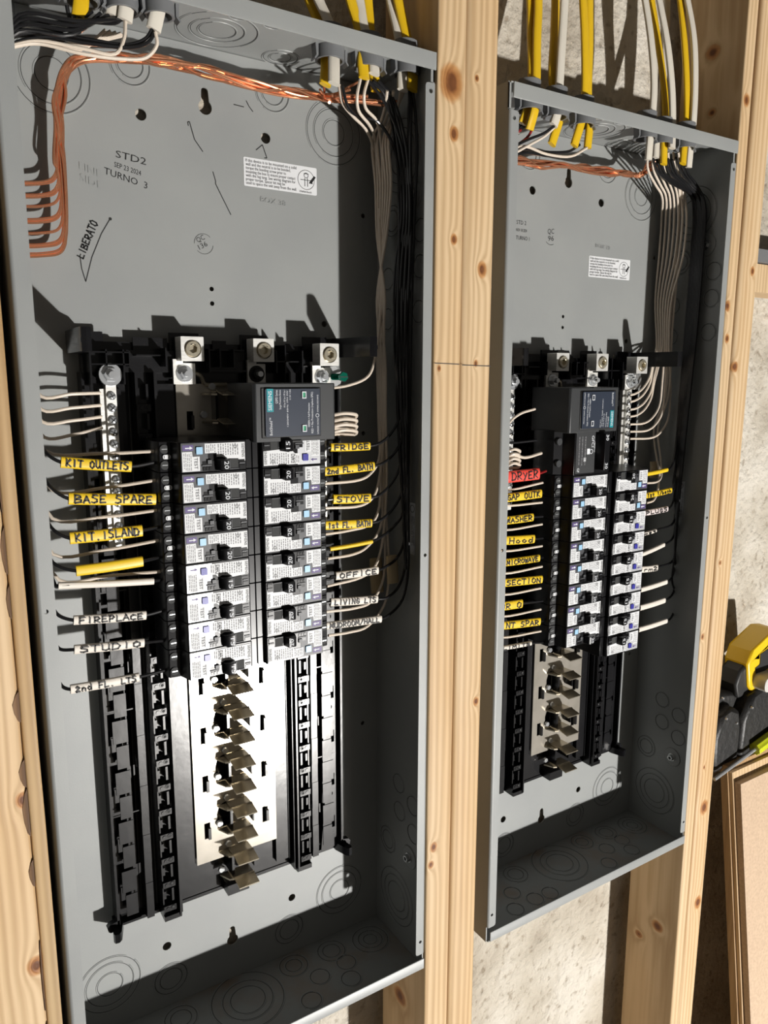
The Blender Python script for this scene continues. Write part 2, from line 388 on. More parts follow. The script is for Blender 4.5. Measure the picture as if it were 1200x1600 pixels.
def thing(name, label, cat, M=Matrix(), group=None):
    o = bpy.data.objects.new(name, None); COL.objects.link(o); o.empty_display_size = 0.01
    o.matrix_world = M; return tag(o, label, cat, group)
def setting(o): o['kind'] = 'structure'; return o
T = Matrix.Translation

# ------------------------------------------------------------------ setting
WALL_Y = 0.108
m = MB(); m.box(-1.2, 2.6, WALL_Y, WALL_Y + 0.15, -1.15, 1.9, 'concrete'); setting(m.build('wall_back'))
m = MB(); m.box(-2.5, 3.5, -4.0, WALL_Y + 0.1, -1.25, -1.15, 'floor_dark'); setting(m.build('floor'))

def stud(x0, x1, mat, label, y0=0.0, y1=0.089, z0=-1.15, z1=1.75, r=0.003, tilt=0.0, seed=1, line=0):
    """one length of framing lumber with eased edges and slight waviness along its height"""
    rnd = random.Random(seed); b = MB()
    prof = rrect(x0, x1, y0, y1, r, 3); n = len(prof); N = 46
    vs = []; ph = rnd.uniform(0, 6)
    for i in range(N + 1):
        z = z0 + (z1 - z0) * i / N
        w = 0.0006 * math.sin(z * 5 + ph) + rnd.uniform(-.00025, .00025)
        for (x, y) in prof: vs.append((x + (w if x > (x0 + x1) / 2 else w * 0.5) - tilt * (z), y + w * 0.6, z))
    fs = [tuple(range(n))[::-1], tuple(range(N * n, N * n + n))]
    for i in range(N):
        for j in range(n): fs.append((i * n + j, i * n + (j + 1) % n, (i + 1) * n + (j + 1) % n, (i + 1) * n + j))
    b.add(vs, fs, mat)
    o = tag(b.build('wall_stud'), label, 'stud')
    if line:
        q = MB(); zc = line; q.add([(x0 + .001, y0 - .0003, zc), (x1 - .001, y0 - .0003, zc - .0008), (x1 - .001, y0 - .0003, zc - .0015), (x0 + .001, y0 - .0003, zc - .0006)], [(0, 1, 2, 3)], 'ink_grey')
        q.build('pencil_line', o)
    return o
stud(-0.110, -0.0180, 'pine_far_left', 'pine stud at the far left beside the left panel', seed=3)
far = bpy.data.objects['wall_stud']; b = MB(); rnd = random.Random(12); z = -.2
while z < 1.0:
    hgt = rnd.uniform(.02, .07); w0 = rnd.uniform(.0006, .0045)
    b = MB(); b.prism([(-.0177, z), (-.0177, z + hgt), (-.0180 - w0 * .4, z + hgt * .9), (-.0180 - w0, z + hgt * .6), (-.0180 - w0 * .8, z + hgt * .3), (-.0180 - w0 * .3, z + hgt * .05)], 'y', -.0006, .0100, 'bark')
    b.build('bark_chip', far)['label'] = 'torn darker chip of bark'
    z += hgt + rnd.uniform(.0, .06)
stud(-0.0172, -0.0062, 'pine_strip', 'thin wooden strip between the far left stud and the left panel', y0=0.004, r=0.0015, seed=4)
stud(0.3632, 0.3953, 'pine_left', 'pine stud touching the right side of the left panel, with a large knot', seed=5, r=0.002, line=.6600)
stud(0.3962, 0.4352, 'pine_round', 'round-edged pine stud left of the right panel', seed=6, r=0.006, line=.6585)
stud(0.8157, 0.8345, 'pine_narrow', 'narrow pine stud touching the right side of the right panel', seed=7, r=0.002, tilt=0.0034)
stud(0.8356, 0.8735, 'pine_right', 'pine stud furthest right, next to the bare concrete wall', seed=8, r=0.006, tilt=-0.003)
b = MB(); b.prism(rrect(0.884, 1.25, 0.765, 0.803, 0.002), 'y', 0.055, 0.1, 'pine_b'); tag(b.build('blocking_board'), 'short horizontal pine board at the right edge of the picture', 'board')
b = MB(); b.prism(rrect(0.886, 1.25, 0.8045, 0.822, 0.001), 'y', 0.05, 0.1, 'grey_connector', holes=[circ(0.93, 0.813, 0.003)]); tag(b.build('metal_strip'), 'grey metal strip lying on the horizontal board at right', 'metal strip')

# ------------------------------------------------------------------ load centre
W, H, D = 0.362, 0.9324, 0.0985
S, ROW3 = 0.0257, 0.594
def row_z(k): return ROW3 - (k - 3 + 0.5) * S
M1 = Matrix()
M2 = T((0.4527, 0, -0.0094)) @ Matrix.Rotation(-0.0035, 4, 'Y') @ Matrix.Scale(1.004, 4)

def keyhole(cx, cz, up=True):
    s = 1 if up else -1
    pts = [(cx + 0.0062 * math.cos(math.radians(a)), cz - s * 0.006 + s * 0.0062 * math.sin(math.radians(a))) for a in range(125, 416, 15)]
    pts += [(cx + 0.0032 * math.cos(math.radians(a)), cz + s * 0.007 + s * 0.0032 * math.sin(math.radians(a))) for a in range(0, 181, 20)]
    return pts

def knock(root, c, d, radii, tabs=True):
    b = MB()
    for i, r in enumerate(radii):
        b.ring(c, d, r, 0.0007, 'grey_paint', seg=44, flat=0.9, arc=(0.03, 0.47)); b.ring(c, d, r, 0.0007, 'grey_paint', seg=44, flat=0.9, arc=(0.53, 0.97))
        b.ring(c, d, r - 0.0011, 0.00028, 'dark_gap', seg=44, flat=0.8)
    return b.build('knockout', root)

CONN = {1: [(.275, .040, .013), (.3130, .037, .0135), (.3490, .030, .0118), (.069, .045, .013), (.098, .043, .0125), (.1240, .036, .0115)],
        2: [(.0485, .027, .013), (.0870, .028, .013), (.1310, .032, .013), (.2270, .027, .013), (.2600, .031, .0125), (.2980, .028, .013)]}

def enclosure(root, which):
    # back, with its mounting holes
    holes = [circ(.1233, .8663, .0048), keyhole(.1805, .8880), circ(.2380, .8653, .0048), circ(.1805, .7262, .0021), circ(.1805, .7132, .0021),
             keyhole(.1776, .0535), circ(.1076, .0707, .0045), circ(.2485, .0701, .0042),
             circ(.3435, .8078, .0024), circ(.2975, .6990, .0030), circ(.3432, .587, .0024), circ(.3415, .256, .0024)]
    b = MB(); b.prism(rect(0.0005, W - 0.0005, 0.0005, H - 0.0005), 'y', D, D + 0.0015, 'grey_paint', holes)
    # spot-welded tab of the end wall folded down over the back
    b.prism(rect(0.03, W - 0.03, H - 0.026, H - 0.002), 'y', D - 0.0014, D + 0.0001, 'grey_paint')
    b.build('back_panel', root)
    t = 0.0015
    def bent(side, y1=D + t):
        R = 0.003; pts = [(0, y1)]
        for i in range(6):
            a = math.radians(180 + 90 * i / 5); pts.append((R + R * math.cos(a), R + R * math.sin(a)))
        pts.append((0.0115, 0))
        pts += [(0.0115, t)]
        for i in range(6):
            a = math.radians(270 - 90 * i / 5); pts.append((R + (R - t) * math.cos(a), R + (R - t) * math.sin(a)))
        pts.append((t, y1))
        return [(p[0] if side < 0 else W - p[0], p[1]) for p in pts]
    for side, nm in ((-1, 'side_wall'), (1, 'side_wall')):
        b = MB(); x0 = 0 if side < 0 else W - t
        # flange face with screw holes, then the wall behind it
        fx0, fx1 = (0.0028, 0.0117) if side < 0 else (W - 0.0117, W - 0.0028)
        hx = 0.0059 if side < 0 else W - 0.0059
        za, zb = 0.0195, H - 0.026
        fl = [(fx0, za), (fx1, za), (fx1, zb), (fx0, zb)]
        rr = rrect(fx0, fx1, za, zb, 0.003)
        if side < 0: rr = [(fx0, za)] + [p for p in rr if p[0] > fx0 + 0.004] + [(fx0, zb)]
        else: rr = [p for p in rr if p[0] < fx1 - 0.004] + []
        rr2 = [(fx0, za), (fx1 - .003, za), (fx1 - .0008, za + .0008), (fx1, za + .003), (fx1, zb - .003), (fx1 - .0008, zb - .0008), (fx1 - .003, zb), (fx0, zb)]
        if which == 1: rr2 = [(p[0] + (.0024 if p[1] > .5 else -.0003), p[1]) if p[0] > .0085 else p for p in rr2]
        if side > 0: rr2 = [(W - p[0] + 0, p[1]) for p in [(0.0028, za), (.0117 - .003, za), (.0117 - .0008, za + .0008), (.0117, za + .003), (.0117, zb - .003), (.0117 - .0008, zb - .0008), (.0117 - .003, zb), (.0028, zb)]]
        b.prism(rr2, 'y', 0, t, 'grey_paint', [circ(hx, .0353, .0018, 12), circ(hx, .4716, .0018, 12), circ(hx, H - .0329, .0020, 12)])
        R = 0.003; arc = []
        for i in range(7):
            a = math.radians(180 + 90 * i / 6); arc.append((R + R * math.cos(a), R + R * math.sin(a)))
        arc2 = [(R + (R - t) * math.cos(math.radians(180 + 90 * i / 6)), R + (R - t) * math.sin(math.radians(180 + 90 * i / 6))) for i in range(6, -1, -1)]
        prof = arc + arc2
        if side > 0: prof = [(W - p[0], p[1]) for p in prof]
        b.prism(prof, 'z', za, zb, 'grey_paint')
        b.prism(rect(x0, x0 + t, 0.003, D + t), 'z', 0.0, H, 'grey_paint')
        # little corner tongue under the end lips
        b.box(x0 if side < 0 else W - 0.004, 0.004 if side < 0 else W, 0.003, 0.0045, H - 0.024, H - 0.001, 'grey_paint')
        b.build('side_wall', root)
    b = MB(); hs = [circ(x, y, r * 0.96, 24) for (x, y, r) in CONN[which]]
    b.prism(rect(0.0015, W - 0.0015, 0.0008, D), 'z', H - t, H, 'grey_paint', hs)
    b.prism([(0, H), (0, H - .012), (.0004, H - .0145), (t, H - .0145), (t, H - .002)], 'x', .0045, W, 'grey_paint')
    b.build('top_wall', root, bevel=0.0005)
    b = MB(); b.prism(rect(0.0015, W - 0.0015, 0.0008, D), 'z', 0, t, 'grey_paint_rusty')
    b.prism([(0, 0), (t, 0), (t, .0125), (.0004, .0125), (0, .0118)], 'x', .0045, W - 0.0005, 'grey_paint')
    b.build('bottom_wall', root, bevel=0.0004)
    Y = D
    for c, rs in (((.050, .0534), (.0302, .0235, .013)), ((.3095, .0560), (.0302, .0235, .013)), ((.0536, .8849), (.0302, .0235, .0135)), ((.3105, .8815), (.0302, .0225, .0125)),
                  ((.110, .0316), (.0178, .0125)), ((.2444, .0315), (.0178, .0125)), ((.1163, .9045), (.0170, .0115)), ((.2460, .9060), (.0170, .0115))):
        knock(root, (c[0], Y, c[1]), (0, -1, 0), rs)
    for c, rs in (((.179, .062), (.0385, .027, .019)), ((.112, .076), (.017, .0115)), ((.240, .079), (.0165, .010)), ((.286, .076), (.0165, .011)), ((.333, .068), (.0215, .015, .009)),
                  ((.2575, .0494), (.0115,)), ((.2352, .0256), (.0115,)), ((.285, .029), (.0115,)), ((.292, .052), (.0115,)), ((.083, .050), (.0115,)), ((.100, .026), (.0115,)), ((.124, .024), (.0115,)), ((.066, .025), (.0115,))):
        knock(root, (c[0], c[1], t), (0, 0, 1), rs)
    for c, rs in (((.1795, .060), (.034, .023, .016)), ((.2470, .082), (.0165, .0105)), ((.185, .022), (.011,)), ((.215, .022), (.011,))):
        knock(root, (c[0], c[1], H - t), (0, 0, -1), rs)
    for z0 in (0, 1):
        for (y, z, rs) in ((.0550, .0548, (.034, .026, .018)), (.0740, .1170, (.016, .0115)), (.022, .1520, (.0115,)), (.0235, .1850, (.0115,)), (.050, .165, (.0115,)), (.052, .198, (.0115,))) if z0 == 0 else \
            ((.0560, .858, (.034, .026, .018)), (.0700, .800, (.0155, .011)), (.0205, .784, (.0115,)), (.0210, .751, (.0115,)), (.0220, .709, (.0115,)), (.078, .745, (.0115,)), (.078, .705, (.0115,))):
            knock(root, (W - t, y, z), (-1, 0, 0), rs)
            knock(root, (t, y, z), (1, 0, 0), rs)
    for (y, z) in ((.033, .817), (.029, .120)):
        b = MB(); b.cyl((W - t, y, z), (-1, 0, 0), .0135, .0130, .0012, 'grey_paint', 28); b.ring((W - t - .0010, y, z), (-1, 0, 0), .0125, .0007, 'grey_paint')
        w = b.build('ground_plate', root)
        b = MB(); b.cyl((W - t - .001, y, z), (-1, 0, 0), .0058, .0055, .001, 'galvanized', 20); b.cyl((W - t - .002, y, z), (-1, 0, 0), .0042, .0040, .004, 'galvanized', 6)
        b.cyl((W - t - .006, y, z), (-1, 0, 0), .0022, .0016, .0003, 'dark_gap', 10)
        b.build('hex_screw', w)

def sticker(root, which):
    if which == 1: x0, z0 = .2152, .8208
    else: x0, z0 = .2208, .7762
    b = MB(); w, h = .0755, .0252
    b.prism(rrect(x0, x0 + w, z0, z0 + h, .0012), 'y', D - .0004, D, 'sticker_white')
    st = b.build('warning_sticker', root)
    b = MB()
    lines = ['If this device is to be mounted on a solid', 'wall and the neutral is to be bonded,', 'torque the bonding screw prior to', 'mounting the box to ensure proper contact',
             'with the lug tang. See wiring diagram for', 'proper torque. Spacer kit may be', 'used to space the unit away from the wall.']
    for i, t in enumerate(lines):
        b.text(t, (x0 + .002, D - .0006, z0 + h - .0040 - i * .00325), (1, 0, 0), (0, 0, 1), .0028, 'ink_black', width=.0505 * len(t) / 41.0)
    cx, cz = x0 + w - .0115, z0 + h / 2 + .0005
    b.ring((cx, D - .0005, cz), (0, -1, 0), .0088, .00025, 'ink_black', flat=.4)
    for (p, q, r, s) in ((-.0035, .0035, .0015, .0075), (-.0018, -.0012, -.006, .0015), (.0012, .0018, -.006, .0015), (-.006, .006, -.0005, .0), (-.0026, .0026, .0052, .0057)):
        b.box(cx + p, cx + q, D - .0006, D - .0004, cz + r, cz + s, 'ink_black') if not (p == -.0035) else None
    b.ring((cx, D - .0005, cz + .004), (0, -1, 0), .0022, .0003, 'ink_black', flat=.4)
    b.prism([(cx + .004, cz - .001), (cx + .0085, cz + .0045), (cx + .0105, cz + .0035), (cx + .0065, cz - .0018), (cx + .0072, cz - .0030), (cx + .0030, cz - .0028)], 'y', D - .0006, D - .0004, 'ink_black')
    b.text('274696A Rev.01', (x0 + w - .019, D - .0006, z0 + .0012), (1, 0, 0), (0, 0, 1), .0018, 'ink_black', width=.013)
    b.build('sticker_print', st)

def stamps(root, which):
    b = MB(); y = D - .0002; R = (1, 0, 0); U = (0, 0, 1)
    if which == 1:
        b.text('STD2', (.1003, y, .8290), (1, 0, -.115), (0.1, 0, 1), .0058, 'ink_black', width=.0255)
        b.text('SEP 23 2024', (.0987, y, .8212), (1, 0, -.20), (0.1, 0, 1), .0042, 'ink_black', width=.0225)
        b.text('TURNO  3', (.0900, y, .8145), (1, 0, -.22), (0.1, 0, 1), .0056, 'ink_black', width=.0365)
        b.build('date_stamp', root); b = MB()
        b.text('QC', (.1690, y, .7660), (1, 0, .55), (-.55, 0, 1), .0045, 'ink_black', width=.008)
        b.text('136', (.1705, y, .7600), (1, 0, .55), (-.55, 0, 1), .0045, 'ink_black', width=.009)
        b.ring((.1745, y, .7655), (0, -1, 0), .0088, .0002, 'ink_black', flat=.3, arc=(.0, .36)); b.ring((.1745, y, .7655), (0, -1, 0), .0088, .0002, 'ink_black', flat=.3, arc=(.5, .88))
        b.build('quality_stamp', root); b = MB()
        b.strokes('LiBERATO', (.0685, y, .7435), (.46, 0, 1), (-1, 0, .46), .0340, .0062, 'ink_black', thick=.0012)
        b.build('marker_signature', root); b = MB()
        P = [[(.0928, .7786), (.0850, .7660), (.0760, .7460), (.0698, .7256)], [(.0698, .7256), (.0672, .7360), (.0664, .7461), (.0672, .7480)],
             [(.2073, .8891), (.2172, .8886)], [(.2195, .8945), (.2222, .8900), (.2260, .8860)], [(.1645, .8640), (.1640, .8672), (.1656, .8677), (.1696, .8536), (.1769, .8445)],
             [(.1855, .8290), (.1879, .8211), (.1876, .8190), (.1935, .8081), (.2015, .7935)], [(.2280, .8535), (.2345, .8590), (.2388, .8480), (.2362, .8478)], [(.2225, .8405), (.2250, .8432), (.2310, .8432)], [(.2152, .8380), (.2170, .8445), (.2240, .8452)]]
        for pl in P:
            b = MB()
            for a, c in zip(pl, pl[1:]):
                A = Vector((a[0], y, a[1])); C = Vector((c[0], y, c[1])); t = (C - A).normalized(); w = Vector((t.z, 0, -t.x)) * .0004
                b.add([A - w, A + w, C + w, C - w], [(0, 1, 2, 3)], 'ink_black')
            b.build('marker_stroke', root)
        b = MB(); b.cyl((.0930, y + .0001, .7786), (0, -1, 0), .0013, .0013, .0002, 'ink_black', 10)
        b.build('marker_stroke', root)
    else:
        b.text('STD 2', (.1000, y, .8270), R, U, .0045, 'ink_black', width=.0150)
        b.text('NOV 18 2024', (.0998, y, .8190), R, U, .0035, 'ink_black', width=.0165)
        b.text('TURNO 1', (.0998, y, .8100), R, U, .0045, 'ink_black', width=.0210)
        b.build('date_stamp', root); b = MB()
        b.text('QC', (.1492, y, .8205), (1, 0, .1), (0, 0, 1), .0060, 'ink_black', width=.0105)
        b.text('96', (.1502, y, .8125), (1, 0, .1), (0, 0, 1), .0060, 'ink_black', width=.0095)
        b.ring((.1548, y, .8190), (0, -1, 0), .0105, .0003, 'ink_black', flat=.3, arc=(.0, .2))
        b.build('quality_stamp', root)
    b = MB()
    b.text('BOX 38' if which == 1 else 'BOX 19', (.2313, D - .0006, .8085 if which == 1 else .8120), (1, 0, -.05), U, .0048, 'grey_paint', width=.026)
    if which == 1:
        b.text('LINE', (.0705, D - .0005, .8155), (1, 0, -.3), U, .006, 'grey_paint', width=.018); b.text('SIDE', (.0705, D - .0005, .8065), (1, 0, -.3), U, .006, 'grey_paint', width=.018)
    b.build('embossed_lettering', root)

def side_sticker(root, which):
    b = MB(); x = W - .0015
    z0, z1, y0, y1 = (.466, .520, .024, .034) if which == 1 else (.470, .514, .040, .052)
    b.box(x - .0004, x, y0, y1, z0, z1, 'sticker_silver')
    b.ring((x - .0006, (y0 + y1) / 2, z1 - .006), (-1, 0, 0), .0036, .0003, 'ink_black', flat=.4)
    s = b.build('certification_sticker', root)
    b = MB()
    for i, t in enumerate(('LISTED PANELBOARD', 'ENCLOSURE TYPE 1')):
        b.text(t, (x - .0006, y0 + .003 + i * .0032, z1 - .014), (0, 0, -1), (0, -1, 0), .0022, 'ink_black', width=.030)
    b.build('sticker_print', s)

def lug(root, x, y, z, which):
    b = MB(); w, h, dp = .0205, .0210, .016
    b.prism(rrect(x - w / 2, x + w / 2, z - h / 2, z + h / 2, .0006), 'y', y, y + dp, 'aluminium', [circ(x + .0004, z, .0078, 24)])
    b.cyl((x, y + dp - .002, z), (0, -1, 0), .0079, .0079, .0045, 'dark_gap', 20)
    b.box(x - w / 2 + .002, x + w / 2 - .002, y + dp, .0900, z - h / 2, z - h / 2 + .004, 'aluminium')
    o = b.build('wire_lug', root)
    b = MB(); yy = y - .0022
    for k in range(6): b.ring((x, y + .0015 + k * .0011, z), (0, -1, 0), .0069, .0007, 'brass_screw', seg=24)
    hexa = [(x + .0038 * math.cos(math.radians(60 * i + 20)), z + .0038 * math.sin(math.radians(60 * i + 20))) for i in range(6)]
    b.prism(circ(x, z, .0066, 24), 'y', yy, y + .008, 'brass_screw', [hexa])
    b.prism(hexa, 'y', y + .002, y + .008, 'brass_screw')
    b.build('set_screw', o, bevel=.0004)

def stud_nut(root, x, y, z, w=.020, h=.0185, dark=False, tab=True):
    b = MB(); b.prism(rrect(x - w / 2, x + w / 2, z - h / 2, z + h / 2, .0006), 'y', y, y + .003, 'aluminium')
    if tab: b.box(x - w / 2, x - w / 2 + .009, y, y + .003, z + h / 2, z + h / 2 + .0035, 'aluminium')
    o = b.build('terminal_pad', root)
    mt = 'tool_black' if dark else 'chrome'
    b = MB(); b.cyl((x, y, z), (0, -1, 0), .0078, .0074, .0014, mt, 28); b.cyl((x, y - .0014, z), (0, -1, 0), .0056, .0052, .0045, mt, 6, .3)
    b.cyl((x, y - .0055, z), (0, -1, 0), .0030, .0026, .0045, 'chrome', 16)
    b.build('hex_nut', o)

def neutral_bar(root, side, zt, zb, y=.0755):
    x = .080 if side < 0 else W - .080
    b = MB(); w = .0085
    b.prism(rrect(x - w / 2, x + w / 2, zb, zt + .020, .0008), 'y', y, y + .010, 'aluminium')
    b.box(x - w / 2 - .0045, x - w / 2 + .001, y + .003, y + .011, zb, zt + .002, 'aluminium')
    b.box(x + w / 2 - .001, x + w / 2 + .0045, y + .003, y + .011, zb, zt + .002, 'black_plastic')
    o = b.build('neutral_bar', root)
    b = MB(); b.cyl((x, y, zt + .014), (0, -1, 0), .0098, .0095, .0016, 'chrome', 24); b.cyl((x, y - .0016, zt + .014), (0, -1, 0), .0066, .0060, .004, 'chrome', 6, .2)
    b.cyl((x, y - .0056, zt + .014), (0, -1, 0), .0034, .0030, .004, 'chrome', 14); b.build('bar_bolt', o)
    n = int((zt - zb) / .0103)
    for i in range(n):
        z = zt - .004 - i * .0103; rnd = random.Random(i * 7 + side); a = rnd.uniform(0, 3)
        s = MB(); s.cyl((x, y, z), (0, -1, 0), .0036, .0034, .0022, 'chrome', 14); s.cyl((x, y - .0022, z), (0, -1, 0), .0034, .0022, .0008, 'chrome', 14)
        c, q = math.cos(a), math.sin(a)
        for (c, q) in ((math.cos(a), math.sin(a)), (-math.sin(a), math.cos(a))):
            P = [(x + c * .0026 - q * .0004, z + q * .0026 + c * .0004), (x + c * .0026 + q * .0004, z + q * .0026 - c * .0004), (x - c * .0026 + q * .0004, z - q * .0026 - c * .0004), (x - c * .0026 - q * .0004, z - q * .0026 + c * .0004)]
            s.prism(P, 'y', y - .0034, y - .0022, 'dark_gap')
        s.build('terminal_screw', o)

def stab(root, k):
    z = row_z(k); b = MB(); up = (k % 2 == 0)
    # bent plated finger standing out from the bus, rows alternate between the two bars
    x0 = .1695
    prof = [(.0805, .0006), (.0665, .0010), (.0645, .0024), (.0622, .0010), (.0500, -.0014), (.0497, -.0023), (.0622, -.0001), (.0645, .0013), (.0665, -.0001), (.0805, -.0005)]
    b.prism([(p[0], z + p[1]) for p in prof], 'x', x0, x0 + .0215, 'stab_metal')
    b.prism([(x0 - .009, .0805), (x0 - .006, .0740), (x0 - .0035, .0685), (x0 + .001, .0665), (x0 + .001, .0805)], 'z', z - .0026, z - .0010, 'stab_metal')
    b.box(x0 + .0165, x0 + .0185, .064, .080, z - .0085, z - .001, 'stab_metal')
    o = b.build('bus_stab', root)
    b = MB()
    b.cyl((x0 - .0075 if up else x0 + .001, .0803, z + .0052), (0, -1, 0), .0036, .0030, .0022, 'chrome', 14); b.build('rivet', o)

def interior(root, which):
    zb, zt = .1195, .668
    ztop = .650
    b = MB()
    # main moulded pan, floor with openings
    for side in (-1, 1):
        def X(a): return a if side < 0 else W - a
        def bx(x0, x1, y0, y1, z0, z1): b.box(min(X(x0), X(x1)), max(X(x0), X(x1)), y0, y1, z0, z1, 'black_plastic')
        slots = []
        z = zb + .028
        i = 0
        while z < ztop - .06:
            slots.append(rect(*sorted((X(.0640), X(.0680))), z, z + .014)); 
            if i % 2: slots.append(circ(X(.0690), z - .010, .0028, 12))
            if i % 2 == 0: slots.append([(X(.0765), z + .02), (X(.0835), z + .024), (X(.0835), z + .034), (X(.0765), z + .034)])
            z += .0514; i += 1
        b.prism(rect(*sorted((X(.0590), X(.0815))), zb + .004, ztop), 'y', .0870, .0890, 'black_plastic', slots)
        # raised panels of the pan
        z = zb + .010; i = 0
        while z < ztop - .03:
            hh = .0245; bx(.0680 if i % 2 == 0 else .0655, .0790, .0862, .0872, z, z + hh - .002); z += S; i += 1
        bx(.0575, .0597, .080, .0985, zb, ztop)           # outer rail
        bx(.0597, .0990, .0955, .0985, zb + .001, ztop)       # bottom of the groove
        for zz in (.236, .340, .455): bx(.0590, .0870, .0868, .0873, zz, zz + .0012)
        # flat strip
        z = zb + .002
        bx(.0865, .0935, .0835, .0985, z, ztop)
        for q in range(9): bx(.0865, .0935, .0830, .0836, zb + .01 + q * .0514, zb + .01 + q * .0514 + .030)
        # comb with one tooth a slot
        bx(.1005, .1120, .0840, .0985, zb + .003, ztop)
        bx(.1004, .1016, .0760, .0985, zb + .003, ztop)
        for k in range(1, 21):
            zc = row_z(k)
            bx(.1005, .1125, .0735, .0850, zc - S / 2 - .0030, zc - S / 2 + .0030)
            bx(.1090, .1110, .0745, .0850, zc - .006, zc + .0075)
            bx(.1015, .1040, .0770, .0850, zc - .004, zc + .004)
            b.cyl((X(.1045), .0736, zc - S / 2), (0, -1, 0), .0021, .0019, .0007, 'black_plastic', 14)
            b.ring((X(.1095), .0733, zc - S / 2 + .0005), (0, -1, 0), .0018, .0006, 'black_plastic', seg=14)
            b.cyl((X(.1095), .0734, zc - S / 2 + .0005), (0, -1, 0), .0013, .0013, .0003, 'dark_gap', 10)
        bx(.1155, .1172, .0715, .0985, zb + .001, ztop); bx(.1180, .1195, .0760, .0985, zb + .001, ztop)
        bx(.1125, .1155, .0900, .0985, zb + .001, ztop)
        bx(.1005, .1175, .0730, .0985, zb - .001, zb + .004)
        # flat strip next to the bus plate
        z = zb + .012
        bx(.1215, .1370, .0845, .0985, z, ztop - .01)
        bx(.1215, .1225, .0830, .0850, z, ztop - .01)
        # guide legs
        yk = .074; 
        P = [(X(.060), zb + .004), (X(.060), zb + .014), (X(.0505), zb + .012), (X(.0480), zb + .009), (X(.0490), zb + .005), (X(.0510), zb + .0035)]
        b.prism(P, 'y', .080, .086, 'black_plastic')
        b.prism([(X(.0640), .0985), (X(.0560), .0980), (X(.0515), .0720), (X(.0525), .0690), (X(.0560), .0685), (X(.0590), .0710), (X(.0640), .0860)], 'z', zb - .001, zb + .008, 'black_plastic')
        # long upper arm reaching forwards
        b.prism([(X(.0640), .0985), (X(.0500), .0960), (X(.0475), .0260), (X(.0485), .0225), (X(.0520), .0215), (X(.0560), .0235), (X(.0600), .0700), (X(.0640), .0760)], 'z', .6655, .6840, 'black_plastic')
        bx(.0478, .0520, .0225, .060, .6725, .6760)
    # lower cross rail and centre floor
    b.prism([(.0600, zb), (.0600, zb + .0035), (W - .0600, zb + .0035), (W - .0600, zb)], 'y', .0890, .0985, 'black_plastic')
    b.box(.1180, W - .1180, .0900, .0985, zb + .004, ztop, 'black_plastic')
    b.box(.1660, .1890, .0740, .0905, zb + .001, zb + .012, 'black_plastic')
    for k in range(1, 21, 2):
        z = row_z(k) - S / 2
        b.box(.1700, .1725, .0700, .0905, z - .0125, z + .0125, 'black_plastic'); b.box(.1930, .1945, .0680, .0905, z - .009, z + .007, 'black_plastic')
    # upper block with lug nests and upright tabs
    b.box(.0600, .3020, .0830, .0985, ztop, .6690, 'black_plastic')
    b.box(.0600, .3020, .0900, .0985, .6690, .6760, 'black_plastic')
    for (x0, x1, zt2) in ((.060, .078, .684), (.103, .133, .6800), (.1350, .1620, .6850), (.1750, .1880, .6790), (.2020, .2290, .6850), (.2490, .2560, .6780), (.2670, .2930, .6850)):
        b.box(x0, x1, .0860, .0885, .664, zt2, 'black_plastic')
    for (x0, x1, z0, z1, y0) in ((.062, .0635, .640, .671, .066), (.0635, .0960, .6560, .6572, .070), (.0635, .0960, .6660, .6672, .070), (.0760, .0772, .655, .669, .070), (.0900, .0912, .640, .669, .070), (.0955, .0967, .655, .668, .072),
                             (.1020, .1320, .6640, .6652, .072), (.1250, .1262, .655, .671, .066), (.1640, .1652, .650, .671, .066), (.1740, .1752, .655, .671, .066), (.1870, .1882, .655, .671, .066), (.1640, .2000, .6695, .6707, .072),
                             (.1650, .2000, .6510, .6522, .068), (.2290, .2302, .650, .671, .066), (.2400, .2412, .650, .676, .070), (.2300, .2600, .6600, .6612, .070), (.2560, .2572, .650, .671, .066), (.2600, .2980, .6560, .6572, .080)):
        b.box(x0, x1, y0, .0900, z0, z1, 'black_plastic')
    b.build('interior_base', root)
    # bus plate
    holes = []
    for k in range(2, 20, 2):
        z = row_z(k)
        holes += [rect(.1465, .1525, z - .0085, z + .0085), rect(.2090, .2150, z - .0105, z + .0065)]
    holes += [rrect(.1630, .1950, row_z(k) - .0105, row_z(k) + .0105, .009) for k in (4, 6, 8, 10, 12, 14, 16, 18)] if False else []
    for k in range(3, 19, 2):
        z = row_z(k) - S / 2
        holes.append([(.1700, z + .0135), (.1660, z + .0125), (.1620, z + .0085), (.1600, z + .0020), (.1602, z - .0050), (.1625, z - .0105), (.1665, z - .0135), (.1700, z - .0140)])
    b = MB(); b.prism(rrect(.1375, W - .1375, .1610, .6400, .0006), 'y', .0815, .0835, 'bus_metal', holes); b.build('bus_plate', root, bevel=.0003)
    b = MB()
    for k in range(2, 20, 2):
        z = row_z(k)
        for x in (.1495, .2120): b.box(x - .0005, x + .0022, .0760, .0900, z - .0070, z + .0050, 'black_plastic')
    b.build('plate_clips', root)
    rows = [1, 2] + list(range(10, 21)) if which == 1 else list(range(12, 21))
    for k in rows: stab(root, k)
    for x, z, y in ((.1486, .6705, .0640), (.2160, .6705, .0640), (.2810, .6675, .0570)): lug(root, x, y, z, which)
    stud_nut(root, .1445, .0765, .6490); stud_nut(root, .2135, .0765, .6490, dark=(which == 1), w=.018); 
    stud_nut(root, .2810, .0740, .6460, tab=(which == 1))
    neutral_bar(root, -1, .634, .497)
    neutral_bar(root, 1, .634 if which == 2 else .600, .497)
    b = MB(); x = .2965
